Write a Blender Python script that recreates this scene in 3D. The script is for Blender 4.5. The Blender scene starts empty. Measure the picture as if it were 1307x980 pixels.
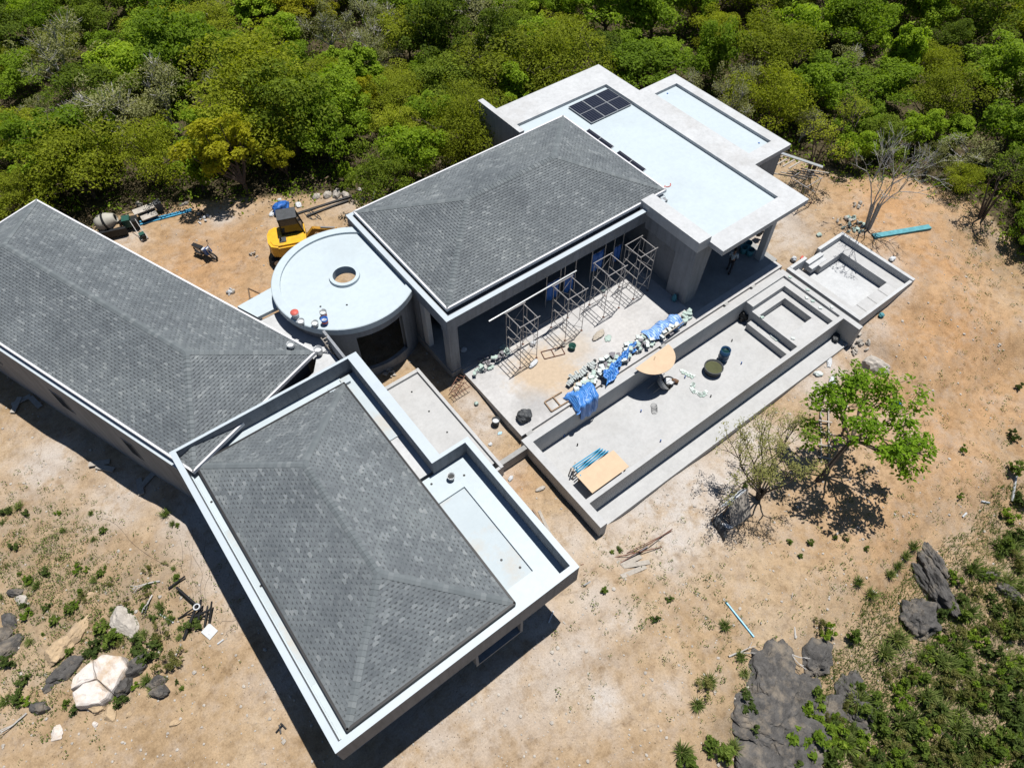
import bpy, bmesh, math, random
from mathutils import Vector, Matrix, noise
R = math.radians
rnd = random.Random(7)
S = bpy.context.scene
COL = S.collection

# ------------------------------------------------------------------ camera, sky, sun, exposure
FPX, PITCH, YAW, CAMZ = 907.0, R(53.47), R(37.4), 30.0      # photo is 1307 x 980
cam = bpy.data.cameras.new('camera'); camo = bpy.data.objects.new('camera', cam); COL.objects.link(camo)
cam.sensor_fit = 'HORIZONTAL'; cam.sensor_width = 36.0; cam.lens = 36.0 * FPX / 1307.0
cam.clip_start = 0.5; cam.clip_end = 6000
camo.location = (0, 0, CAMZ); camo.rotation_euler = (R(90) - PITCH, 0, -YAW)
S.camera = camo
SUNV = Vector((0.26, 0.08, 1.0)).normalized()
w = bpy.data.worlds.new('World'); S.world = w; w.use_nodes = True
nt = w.node_tree; sky = nt.nodes.new('ShaderNodeTexSky'); sky.sky_type = 'NISHITA'; sky.sun_disc = False
sky.sun_elevation = math.asin(SUNV.z); sky.sun_rotation = math.atan2(SUNV.x, SUNV.y)
sky.air_density = 1.0; sky.dust_density = 0.3; sky.ozone_density = 4.0
nt.links.new(sky.outputs[0], nt.nodes['Background'].inputs[0]); nt.nodes['Background'].inputs[1].default_value = 0.05
sl = bpy.data.lights.new('sun', 'SUN'); slo = bpy.data.objects.new('sun', sl); COL.objects.link(slo)
sl.energy = 5.0; sl.angle = R(0.5); sl.color = (1.0, 0.965, 0.915)
slo.rotation_euler = SUNV.to_track_quat('Z', 'Y').to_euler()
S.view_settings.view_transform = 'Standard'; S.view_settings.look = 'None'
S.view_settings.exposure = 0.42; S.view_settings.gamma = 1.0
S.render.engine = 'CYCLES'; S.cycles.max_bounces = 6; S.cycles.diffuse_bounces = 1; S.cycles.transparent_max_bounces = 6

# ------------------------------------------------------------------ pixel -> direction -> point on a known height
_M = camo.rotation_euler.to_matrix()
def ray(px, py): return _M @ Vector(((px - 653.5) / FPX, -(py - 490.0) / FPX, -1.0))
def at(px, py, z=0.0):
    d = ray(px, py); return Vector((0, 0, CAMZ)) + d * ((z - CAMZ) / d.z)
_MT = _M.transposed()
def proj(p):
    v = _MT @ (Vector(p) - Vector((0, 0, CAMZ)))
    if v.z > -0.1: return (-9999, -9999)
    return (653.5 + FPX * v.x / -v.z, 490.0 - FPX * v.y / -v.z)

# ------------------------------------------------------------------ ground height
CP = [(-3,20,-.75),(-3,8,-.5),(0,5,-.4),(7,6,-.35),(9.6,7,-.6),(11.2,10,-.95),(11,13.5,-.9),(11,15,-.55),(11,19,-.32),(14,7.8,-1.75),
      (22,7.8,-1.85),(31,7.4,-1.55),(33.5,7.8,-.9),(38,9,-.35),(38,14,-.3),(34,17,-.12),(30,3,-1.9),(22,3,-2.0),(15,3,-1.7),(8,2,-.9),
      (17,-4,-3.0),(24,-4,-3.2),(30,-5,-3.8),(36,0,-2.6),(42,6,-1.0),(-10,20,-1.0),(-8,33,-1.6),(-14,36,-1.8),(-6,26,-1.2),(-12,12,-.9),(-6,4,-.7),(2,-2,-1.3),(10,-4,-2.3),
      (-3,44,-.4),(3,41,-.2),(5,36,-.25),(9,36,-.2),(15,36,-.1),(30,40,-.3),(46,25,-.4),(5,24,-.3),(45,14,-.4),(20,60,-.2),(60,40,-.3),(-20,60,-.2),(60,0,-1.5),(20,-30,-9),(60,-40,-9),(-30,-20,-5)]
def _base(x, y):
    sw = s = 0.0
    for cx, cy, cz in CP:
        d = (x-cx)**2 + (y-cy)**2 + .35
        k = 1.0 / (d*d); sw += k; s += k*cz
    return s / sw
BOX = [  # carved out below built pits: x0,x1,y0,y1,z
    (11.95, 31.35, 9.2, 14.4, -2.6), (31.95, 36.8, 9.5, 14.3, -1.7), (7.0, 9.9, 14.5, 21.3, -1.2)]
FLAT = [(11.6, 26.4, 20.3, 29.3), (24.9, 36.0, 15.6, 32.6), (12.1, 31.7, 14.6, 20.4), (6.2, 11.6, 23.2, 29.2)]
def hz(x, y, carve=False):
    z = _base(x, y)
    far = max(0.0, min(1.0, (math.hypot(x-15, y-15) - 60) / 60))
    z += 0.10*noise.noise((x*.28, y*.28, 0)) + 0.045*noise.noise((x*1.1, y*1.1, 3)) + 0.02*noise.noise((x*3.1, y*3.1, 7))
    if far > 0: z += far * 4*noise.noise((x*.012, y*.012, 5))
    if carve:
        for x0, x1, y0, y1, zz in BOX:
            if x0 < x < x1 and y0 < y < y1: return zz
        for x0, x1, y0, y1 in FLAT:
            if x0 < x < x1 and y0 < y < y1: return min(z, -.35)
    return z
def gp(px, py):
    z = -.5
    for _ in range(7):
        p = at(px, py, z); z = hz(p.x, p.y)
    return Vector((p.x, p.y, z))

# ------------------------------------------------------------------ materials
MATS = {}
def _nodes(name):
    m = bpy.data.materials.new(name); m.use_nodes = True
    t = m.node_tree; b = t.nodes['Principled BSDF']; MATS[name] = m
    return m, t, b
def _math(t, op, a, b=None, clamp=False):
    n = t.nodes.new('ShaderNodeMath'); n.operation = op; n.use_clamp = clamp
    for i, v in enumerate((a, b)):
        if v is None: continue
        if isinstance(v, (int, float)): n.inputs[i].default_value = v
        else: t.links.new(v, n.inputs[i])
    return n.outputs[0]
def _noise(t, vec, scale, detail=4, rough=.6):
    n = t.nodes.new('ShaderNodeTexNoise'); n.inputs['Scale'].default_value = scale
    n.inputs['Detail'].default_value = detail; n.inputs['Roughness'].default_value = rough
    t.links.new(vec, n.inputs['Vector']); return n.outputs['Fac']
def _ramp(t, fac, stops):
    n = t.nodes.new('ShaderNodeValToRGB'); e = n.color_ramp.elements
    while len(e) < len(stops): e.new(.5)
    for i, (p, c) in enumerate(stops): e[i].position = p; e[i].color = (*c, 1)
    t.links.new(fac, n.inputs[0]); return n.outputs[0]
def _mix(t, fac, a, b, mode='MIX'):
    n = t.nodes.new('ShaderNodeMix'); n.data_type = 'RGBA'; n.blend_type = mode
    for s, v in ((0, fac), (6, a), (7, b)):
        if isinstance(v, (int, float)): n.inputs[s].default_value = v
        elif isinstance(v, tuple): n.inputs[s].default_value = (*v, 1)
        else: t.links.new(v, n.inputs[s])
    return n.outputs[2]
def _bump(t, b, h, strength, dist=.02):
    n = t.nodes.new('ShaderNodeBump'); n.inputs['Strength'].default_value = strength; n.inputs['Distance'].default_value = dist
    t.links.new(h, n.inputs['Height']); t.links.new(n.outputs[0], b.inputs['Normal'])
def _pos(t): return t.nodes.new('ShaderNodeNewGeometry').outputs['Position']
KA = .75            # base colours below were picked for exposure 0; the picture is exposed brighter
def sc(c, k): return tuple(min(1, v*k*KA) for v in c)
def mat(name, col, rough=.8, var=.15, scale=2.0, bump=.0, stain=None, stain_amt=.5, metallic=0.0, spec=.3, obj=False, streak=0.0):
    if name in MATS: return MATS[name]
    m, t, b = _nodes(name)
    v = t.nodes.new('ShaderNodeTexCoord').outputs['Object'] if obj else _pos(t)
    f1 = _noise(t, v, scale, 6, .65); f2 = _noise(t, v, scale*9, 3, .6)
    f = _math(t, 'ADD', _math(t, 'MULTIPLY', f1, .65), _math(t, 'MULTIPLY', f2, .35))
    c = _ramp(t, f, [(.33, sc(col, 1-var)), (.67, sc(col, 1+var))])
    if stain:
        s = _math(t, 'MULTIPLY', _ramp(t, _noise(t, v, scale*.45, 5, .7), [(.5, (0,0,0)), (.68, (1,1,1))]), stain_amt)
        c = _mix(t, s, c, sc(stain, 1))
    if streak:
        mp_ = t.nodes.new('ShaderNodeMapping'); mp_.inputs['Scale'].default_value = (1.6,1.6,.12); t.links.new(v, mp_.inputs[0])
        c = _mix(t, 1.0, c, _ramp(t, _noise(t, mp_.outputs[0], 2.2, 6, .7), [(.32, (1-streak,)*3), (.5, (1,1,1)), (.7, (1+streak*.6,)*3)]), 'MULTIPLY')
    t.links.new(c, b.inputs['Base Color']); b.inputs['Roughness'].default_value = rough
    b.inputs['Metallic'].default_value = metallic; b.inputs['Specular IOR Level'].default_value = spec
    if bump: _bump(t, b, f2, bump)
    return m
CONC = mat('concrete', (.36,.36,.35), .85, .16, .9, .25, (.27,.26,.245), .55, streak=.1)
CONCP = mat('pool_concrete', (.50,.505,.505), .85, .09, .8, .2, (.43,.425,.415), .5, streak=.07)
CONCL = mat('pale_concrete', (.55,.565,.575), .8, .11, .8, .2, (.44,.435,.425), .6, streak=.09)
RENDER = mat('cement_render', (.27,.285,.305), .85, .14, .7, .25, (.22,.225,.235), .5, streak=.22)
MEMB = mat('waterproof_membrane', (.515,.595,.635), .55, .035, .5, .05, (.455,.52,.55), .6, spec=.35, streak=.05)
MEMBD = mat('dusty_membrane', (.475,.545,.58), .65, .05, .8, .08, (.50,.455,.39), .85)
WHITE = mat('white_paint', (.50,.565,.61), .5, .05, 1.5)
FASC = mat('eave_edge', (.78,.78,.80), .4, .04, 2)
def terrace_mat():
    m, t, b = _nodes('terrace_screed'); p = _pos(t)
    n1 = _noise(t, p, .55, 6, .65); n2 = _noise(t, p, 5, 4, .6); n3 = _noise(t, p, 1.6, 6, .7)
    c = _ramp(t, n1, [(.3, (.335,.33,.325)), (.55, (.40,.395,.39)), (.72, (.43,.425,.42))])
    for x, y, r, col, k in ((15.3,17.3,2.3,(.40,.315,.225),.95),(17.6,17.6,1.6,(.39,.325,.25),.6),(13.6,16.0,1.3,(.29,.285,.28),.6),(20.5,17.2,2.0,(.44,.425,.41),.5),(16.2,15.9,1.2,(.40,.32,.235),.8)):
        d = t.nodes.new('ShaderNodeVectorMath'); d.operation = 'DISTANCE'; t.links.new(p, d.inputs[0]); d.inputs[1].default_value = (x, y, 0)
        f = _math(t, 'ADD', _math(t, 'DIVIDE', d.outputs['Value'], r), _math(t, 'MULTIPLY', _math(t, 'SUBTRACT', n3, .5), 1.3))
        c = _mix(t, _math(t, 'MULTIPLY', _ramp(t, f, [(.45, (1,1,1)), (1.0, (0,0,0))]), k), c, col)
    c = _mix(t, 1.0, c, _ramp(t, n2, [(.3, (.9,.9,.9)), (.7, (1.08,1.08,1.08))]), 'MULTIPLY')
    t.links.new(c, b.inputs['Base Color']); b.inputs['Roughness'].default_value = .9; b.inputs['Specular IOR Level'].default_value = .2; _bump(t, b, n2, .3); return m
TERR = terrace_mat()
DARKIN = mat('interior_wall', (.20,.20,.20), .9, .2, 1)
WOOD = mat('timber', (.33,.23,.15), .8, .25, 6, .2)
PALEW = mat('weathered_timber', (.42,.38,.33), .85, .25, 7, .2)
PLY = mat('plywood', (.62,.46,.31), .65, .08, 2.5)
STEEL = mat('galvanised_pipe', (.46,.44,.43), .5, .2, 9, metallic=.4)
RUST = mat('rusty_steel', (.20,.10,.07), .8, .25, 9)
BLACK = mat('black_plastic', (.016,.017,.019), .5, .2, 5)
DGREY = mat('dark_grey_sheet', (.07,.075,.08), .6, .3, 5, .2)
YEL = mat('yellow_paint', (.80,.44,.02), .45, .2, 3, .1, (.45,.28,.10), .6, spec=.4)
GLASS = mat('dark_glass', (.02,.025,.03), .08, .1, 3, spec=.6)
RUBBER = mat('rubber', (.02,.02,.02), .8, .2, 6)
BLUEP = mat('blue_pvc', (.03,.36,.62), .4, .08, 3, spec=.5)
BLUES = mat('blue_sheet', (.03,.14,.48), .5, .2, 3)
TEAL = mat('teal_paint', (.10,.33,.38), .6, .3, 4)
GREENB = mat('dark_green_plastic', (.02,.09,.07), .5, .2, 5)
SACK = mat('white_sack', (.58,.60,.62), .7, .12, 5, .3)
SILVER = mat('tin', (.55,.57,.58), .35, .1, 5, metallic=.5)
RED = mat('red_paint', (.62,.13,.10), .5, .1, 5)
STONEW = mat('pale_stone_tile', (.62,.68,.66), .7, .22, 8)
STONEG = mat('green_stone_tile', (.42,.53,.48), .7, .3, 8)
STONED = mat('stone_tile_edge', (.22,.21,.23), .8, .25, 8)
BARK = mat('bark', (.13,.10,.08), .9, .35, 5, .5)
PBARK = mat('pale_bark', (.50,.48,.45), .9, .25, 5, .4)
ROCKD = mat('dark_rock', (.095,.09,.085), .9, .55, 2.6, .9, (.30,.25,.19), .75, obj=False)
ROCKT = mat('tan_rock', (.50,.37,.23), .9, .25, 1.8, .5, (.27,.22,.17), .5)
ROCKW = mat('white_rock', (.70,.64,.59), .85, .12, 2.2, .6, (.50,.36,.22), .85)
ROCKP = mat('pale_rubble', (.47,.43,.38), .9, .3, 3, .4)
WATER = mat('green_water', (.10,.105,.05), .12, .2, 4, spec=.5)
SKIN = mat('skin', (.30,.17,.11), .6, .08, 9)
SHIRT = mat('pale_shirt', (.42,.50,.55), .85, .1, 8)
TROUS = mat('dark_trousers', (.05,.05,.06), .9, .2, 8)
HAIR = mat('black_hair', (.01,.01,.01), .5, .2, 8)

def island_rand(t):
    a = t.nodes.new('ShaderNodeNewGeometry').outputs['Random Per Island']
    o = t.nodes.new('ShaderNodeObjectInfo').outputs['Random']
    return _math(t, 'FRACT', _math(t, 'ADD', a, o)), o
def shingle_mat():
    m, t, b = _nodes('shingle')
    r, _ = island_rand(t)
    c = _ramp(t, r, [(0, (.096,.108,.117)), (.6, (.112,.126,.135)), (.9, (.128,.142,.150)), (.98, (.165,.180,.187))])
    n = _noise(t, _pos(t), .6, 4, .6); f = _noise(t, _pos(t), 60, 2, .5)
    c = _mix(t, 1.0, c, _ramp(t, n, [(.3, (.82,.83,.84)), (.7, (1.14,1.14,1.13))]), 'MULTIPLY')
    mp_ = t.nodes.new('ShaderNodeMapping'); mp_.inputs['Scale'].default_value = (.25,.25,.12); t.links.new(_pos(t), mp_.inputs[0])
    c = _mix(t, 1.0, c, _ramp(t, _noise(t, mp_.outputs[0], 1.0, 7, .75), [(.35, (.84,.85,.86)), (.5, (1,1,1)), (.66, (1.16,1.15,1.12))]), 'MULTIPLY')
    c = _mix(t, 1.0, c, _ramp(t, f, [(.3, (.8,.8,.8)), (.7, (1.2,1.2,1.2))]), 'MULTIPLY')
    t.links.new(c, b.inputs['Base Color']); b.inputs['Roughness'].default_value = .75; b.inputs['Specular IOR Level'].default_value = .25
    return m
SHIN = shingle_mat()
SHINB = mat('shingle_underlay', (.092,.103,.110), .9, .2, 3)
def cap_mat():
    m, t, b = _nodes('ridge_shingle')
    r, _ = island_rand(t)
    c = _ramp(t, r, [(0, (.10,.115,.122)), (.7, (.118,.134,.141)), (1, (.15,.166,.172))])
    t.links.new(c, b.inputs['Base Color']); b.inputs['Roughness'].default_value = .75; b.inputs['Specular IOR Level'].default_value = .25
    return m
CAPM = cap_mat()
def leaf_mat(name, stops, trans=.35):
    m, t, b = _nodes(name)
    r, o = island_rand(t)
    f = _math(t, 'ADD', _math(t, 'MULTIPLY', r, .55), _math(t, 'MULTIPLY', o, .45))
    c = _ramp(t, f, stops)
    d = t.nodes['Principled BSDF']; t.links.new(c, d.inputs['Base Color']); d.inputs['Roughness'].default_value = .7
    d.inputs['Specular IOR Level'].default_value = .12
    tr = t.nodes.new('ShaderNodeBsdfTranslucent'); t.links.new(_mix(t, 1.0, c, (1.7,1.75,.45), 'MULTIPLY'), tr.inputs[0])
    mx = t.nodes.new('ShaderNodeMixShader'); mx.inputs[0].default_value = trans
    t.links.new(d.outputs[0], mx.inputs[1]); t.links.new(tr.outputs[0], mx.inputs[2])
    t.links.new(mx.outputs[0], t.nodes['Material Output'].inputs['Surface'])
    return m
LEAF = [
    leaf_mat('leaf_olive', [(0, (.08,.10,.008)), (.5, (.18,.215,.014)), (1, (.33,.36,.03))], .4),
    leaf_mat('leaf_mid_green', [(0, (.06,.105,.008)), (.5, (.135,.21,.014)), (1, (.26,.36,.03))], .4),
    leaf_mat('leaf_bright', [(0, (.12,.18,.012)), (.5, (.21,.31,.02)), (1, (.34,.42,.04))], .4),
    leaf_mat('leaf_dark', [(0, (.035,.06,.007)), (.5, (.085,.125,.011)), (1, (.18,.235,.02))], .35),
    leaf_mat('leaf_yellow', [(0, (.17,.17,.01)), (.5, (.29,.29,.015)), (1, (.42,.40,.03))], .4),
    leaf_mat('leaf_grey', [(0, (.11,.12,.045)), (.5, (.19,.20,.075)), (1, (.31,.31,.15))], .3),
]
LEAFB = leaf_mat('leaf_broad', [(0, (.06,.12,.008)), (.45, (.12,.215,.012)), (.8, (.20,.32,.018)), (1, (.42,.46,.03))], .4)
LEAFS = leaf_mat('leaf_sparse', [(0, (.10,.11,.03)), (.5, (.16,.17,.05)), (1, (.25,.24,.09))], .3)
GRASSM = leaf_mat('grass_blade', [(0, (.05,.075,.018)), (.5, (.10,.14,.03)), (.8, (.15,.185,.05)), (1, (.27,.25,.11))], .25)
DRYM = leaf_mat('dry_litter', [(0, (.07,.05,.03)), (.5, (.13,.095,.055)), (1, (.22,.18,.12))], .1)

# ------------------------------------------------------------------ mesh builder and object helpers
class MB:
    def __init__(s): s.v = []; s.f = []; s.uv = None
    def add(s, vs, fs):
        o = len(s.v); s.v += [tuple(v) for v in vs]; s.f += [tuple(i+o for i in f) for f in fs]; return s
    def box(s, x0, x1, y0, y1, z0, z1):
        return s.add([(x0,y0,z0),(x1,y0,z0),(x1,y1,z0),(x0,y1,z0),(x0,y0,z1),(x1,y0,z1),(x1,y1,z1),(x0,y1,z1)],
                     [(3,2,1,0),(4,5,6,7),(0,1,5,4),(1,2,6,5),(2,3,7,6),(3,0,4,7)])
    def obox(s, c, ax, ay, az):   # centre and three half-axis vectors
        c, ax, ay, az = map(Vector, (c, ax, ay, az)); vs = []
        for k in (-1, 1):
            for i, j in ((-1,-1),(1,-1),(1,1),(-1,1)): vs.append(c + ax*i + ay*j + az*k)
        return s.add(vs, [(3,2,1,0),(4,5,6,7),(0,1,5,4),(1,2,6,5),(2,3,7,6),(3,0,4,7)])
    def beam(s, p, q, wd, ht, up=(0,0,1)):
        p, q = Vector(p), Vector(q); d = q-p; u = Vector(up); n = d.cross(u)
        if n.length < 1e-5: n = d.cross(Vector((1,0,0)))
        n.normalize(); u = n.cross(d).normalized()
        return s.obox((p+q)/2, d/2, n*wd/2, u*ht/2)
    def prism(s, pts, z0, z1):
        n = len(pts); vs = [(x,y,z0) for x,y in pts] + [(x,y,z1) for x,y in pts]
        fs = [tuple(range(n-1,-1,-1)), tuple(range(n,2*n))] + [(i,(i+1)%n,n+(i+1)%n,n+i) for i in range(n)]
        return s.add(vs, fs)
    def tube(s, p, q, r0, r1=None, n=6, cap=True):
        p, q = Vector(p), Vector(q); r1 = r0 if r1 is None else r1
        d = (q-p)
        if d.length < 1e-6: return s
        d.normalize(); a = d.orthogonal().normalized(); b = d.cross(a); vs = []
        for c, r in ((p, r0), (q, r1)):
            for i in range(n):
                t = 2*math.pi*i/n; vs.append(c + (a*math.cos(t) + b*math.sin(t))*r)
        fs = [(i,(i+1)%n,n+(i+1)%n,n+i) for i in range(n)]
        if cap: fs += [tuple(range(n-1,-1,-1)), tuple(range(n,2*n))]
        return s.add(vs, fs)
    def path(s, pts, r, n=6):
        for i in range(len(pts)-1): s.tube(pts[i], pts[i+1], r, r, n)
        return s
    def lathe(s, prof, c=(0,0,0), n=20, a0=0.0, a1=2*math.pi, ax=None):
        full = abs(a1-a0-2*math.pi) < 1e-6; m = n if full else n+1; k = len(prof); vs = []; fs = []
        for i in range(m):
            t = a0 + (a1-a0)*i/n
            for r, z in prof: vs.append((c[0]+r*math.cos(t), c[1]+r*math.sin(t), c[2]+z))
        for i in range(n):
            j = (i+1) % m
            for q in range(k-1): fs.append((i*k+q, j*k+q, j*k+q+1, i*k+q+1))
        return s.add(vs, fs)
    def disc(s, c, r, n=20, a0=0.0, a1=2*math.pi):
        vs = [(c[0]+r*math.cos(a0+(a1-a0)*i/n), c[1]+r*math.sin(a0+(a1-a0)*i/n), c[2]) for i in range(n)]
        return s.add(vs, [tuple(range(n))])
    def xf(s, m):
        s.v = [tuple(m @ Vector(v)) for v in s.v]; return s
    def mesh(s, name, m, off=(0,0,0), smooth=False):
        me = bpy.data.meshes.new(name); o = Vector(off)
        me.from_pydata([tuple(Vector(v)-o) for v in s.v] if o.length else s.v, [], s.f)
        me.materials.append(m)
        if s.uv:
            l = me.uv_layers.new(name='UVMap')
            for lp in me.loops: l.data[lp.index].uv = s.uv[lp.vertex_index]
        if smooth: me.shade_smooth()
        me.update(); return me
    def build(s, name, m, parent=None, smooth=False, loc=None):
        off = wloc(parent) if parent is not None else (Vector(loc) if loc is not None else Vector((0,0,0)))
        o = bpy.data.objects.new(name, s.mesh(name, m, off, smooth)); COL.objects.link(o)
        if parent is not None: o.parent = parent
        elif loc is not None: o.location = loc
        return o
def wloc(o):
    v = Vector((0,0,0))
    while o is not None: v += o.location; o = o.parent
    return v
def tag(o, label, cat, group=None):
    o['label'] = label; o['category'] = cat
    if group: o['group'] = group
    return o
def thing(name, label, cat, loc=(0,0,0), group=None):
    o = bpy.data.objects.new(name, None); COL.objects.link(o); o.location = loc; o.empty_display_size = .2
    return tag(o, label, cat, group)
def struct(o): o['kind'] = 'structure'; return o
def copy_tree(root, loc, rz=0.0, scale=1.0, label=None, group=None, rx=0.0, ry=0.0):
    r = root.copy(); COL.objects.link(r); r.location = loc; r.rotation_euler = (rx, ry, rz)
    r.scale = (scale,)*3 if isinstance(scale, (int, float)) else scale
    if label: r['label'] = label
    if group: r['group'] = group
    for ch in root.children:
        c = ch.copy(); COL.objects.link(c); c.parent = r
        for g in ch.children:
            d = g.copy(); COL.objects.link(d); d.parent = c
    return r
def child(me, name, parent, mtx=None):
    o = bpy.data.objects.new(name, me); COL.objects.link(o); o.parent = parent
    if mtx is not None: o.matrix_local = mtx
    return o

# ------------------------------------------------------------------ the ground
import numpy as np
CLEAR = [(-40,60),(-5,46.8),(0,44),(4,43.4),(9,40.5),(13.8,37.2),(15.5,33.6),(24,32.6),(36.6,33),(37.2,27),(40.8,22),(42.8,17.5),(45.6,15.8),(46.9,11),(45,5),(39,-2),(60,-40),(-60,-40)]
def inside(x, y, poly=CLEAR):
    c = False; j = len(poly)-1
    for i in range(len(poly)):
        (xi, yi), (xj, yj) = poly[i], poly[j]
        if (yi > y) != (yj > y) and x < (xj-xi)*(y-yi)/(yj-yi)+xi: c = not c
        j = i
    return c
def edge_dist(x, y, poly=CLEAR):
    best = 1e9
    for i in range(len(poly)):
        a = poly[i]; b = poly[(i+1) % len(poly)]
        dx, dy = b[0]-a[0], b[1]-a[1]; t = max(0, min(1, ((x-a[0])*dx+(y-a[1])*dy)/(dx*dx+dy*dy)))
        best = min(best, math.hypot(x-a[0]-t*dx, y-a[1]-t*dy))
    return best
DUST = [(330,700,2.2,.9),(290,660,1.6,.8),(345,760,1.6,.7),(60,590,2.0,.8),(150,640,1.8,.7),(385,850,1.6,.7),(600,900,2.2,.6),(700,860,2.0,.6),(660,830,1.6,.5),
        (770,895,1.0,.9),(755,760,1.2,.6),(790,790,.8,.8),(880,610,1.9,1.0),(840,640,1.5,.9),(900,670,1.5,.8),(930,590,1.5,.8),(800,670,1.2,.7),(860,720,1.2,.7),
        (1000,560,1.4,.6),(1040,490,1.4,.7),(1090,440,1.0,.8),(1060,470,1.0,.8),(1130,340,1.2,.7),(950,300,2.2,.9),(990,275,2.0,.8),(1010,300,1.6,.7),(905,335,1.5,.5),
        (620,540,.9,.9),(600,515,.7,.8),(640,600,.7,.6),(285,278,.9,.9),(165,305,.8,.8),(730,690,1.0,.6),(850,880,.7,.5),(975,290,1.8,.8),(1150,370,.8,.6),(1150,550,1.0,.4),(440,255,.9,.7),(310,720,2.0,.9),(270,700,1.4,.7),(540,935,1.8,.6),(740,830,1.6,.6),(690,800,1.3,.7),(820,640,1.6,1.0),(870,650,2.0,1.0),(920,620,1.8,1.0),(960,560,1.6,.9),(780,700,1.3,.7),(860,690,1.6,.9),(250,660,1.6,.9),(320,740,1.6,.9),(300,690,2.0,1.0),(640,870,2.6,.6),(1100,420,1.5,.6),(1060,360,.8,.5)]
ORANGE = [(260,340,5.0,.6),(1150,270,4.5,.8),(1200,330,4.5,.75),(1220,430,5.0,.75),(1190,560,5.0,.6),(1120,650,4.0,.5),(1260,520,4.0,.6),(240,590,2.0,.5),(650,620,1.2,.6),(330,380,1.6,.7),(1060,380,1.0,.3)]
SCRUB = [(1240,820,4.0,1.0),(1010,900,2.5,.9),(60,780,2.6,.8),(150,800,2.6,.8),(40,700,2.2,.7),(180,740,1.6,.6),(1200,900,4.5,1.0),(1090,900,3.0,.9),(1290,700,1.8,.8),(950,930,1.5,.6),(1290,560,1.6,.5),(1250,300,2.5,.5),(1000,240,2.0,.5),(1290,340,2.0,.7),(1130,780,2.0,.4)]
def blobs(lst): return [(*gp(px, py)[:2], r, a) for px, py, r, a in lst]
def field(X, Y, lst):
    out = np.zeros_like(X)
    for x, y, r, a in blobs(lst): out = np.maximum(out, a*np.exp(-((X-x)**2+(Y-y)**2)/(r*r)))
    return out
TRK = [[(240,345),(300,330),(340,340),(330,370)],[(205,320),(260,300),(330,290),(390,270)],[(1290,420),(1230,480),(1190,560),(1170,650),(1120,720)],[(1240,300),(1200,360),(1180,430),(1200,520)],[(380,975),(470,940),(640,870),(800,800),(900,730)],[(160,760),(230,700),(120,640),(0,590)],[(1050,330),(1120,320),(1200,350)]]
def tracks(X, Y):
    out = np.zeros_like(X)
    for pl in TRK:
        w_ = [gp(*q) for q in pl]
        for off in (-.75,.75):
            best = np.full_like(X, 9.0)
            for a, b_ in zip(w_[:-1], w_[1:]):
                d = (b_-a); L = math.hypot(d.x, d.y); nx, ny = -d.y/L*off, d.x/L*off
                t = np.clip(((X-a.x-nx)*d.x + (Y-a.y-ny)*d.y)/(L*L), 0, 1); best = np.minimum(best, np.hypot(X-a.x-nx-t*d.x, Y-a.y-ny-t*d.y))
            out = np.maximum(out, np.exp(-(best/.2)**2))
    return out
def axis(lo, hi, step, far):
    a = list(np.arange(lo, hi+1e-6, step)); s = step
    b = a[0]; left = []
    while b > -far: s *= 1.35; b -= s; left.append(b)
    s = step; c = a[-1]
    while c < far: s *= 1.35; c += s; a.append(c)
    return left[::-1] + a
GX = axis(-15, 50, .25, 2500); GY = axis(-11, 48, .25, 2500)
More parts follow.
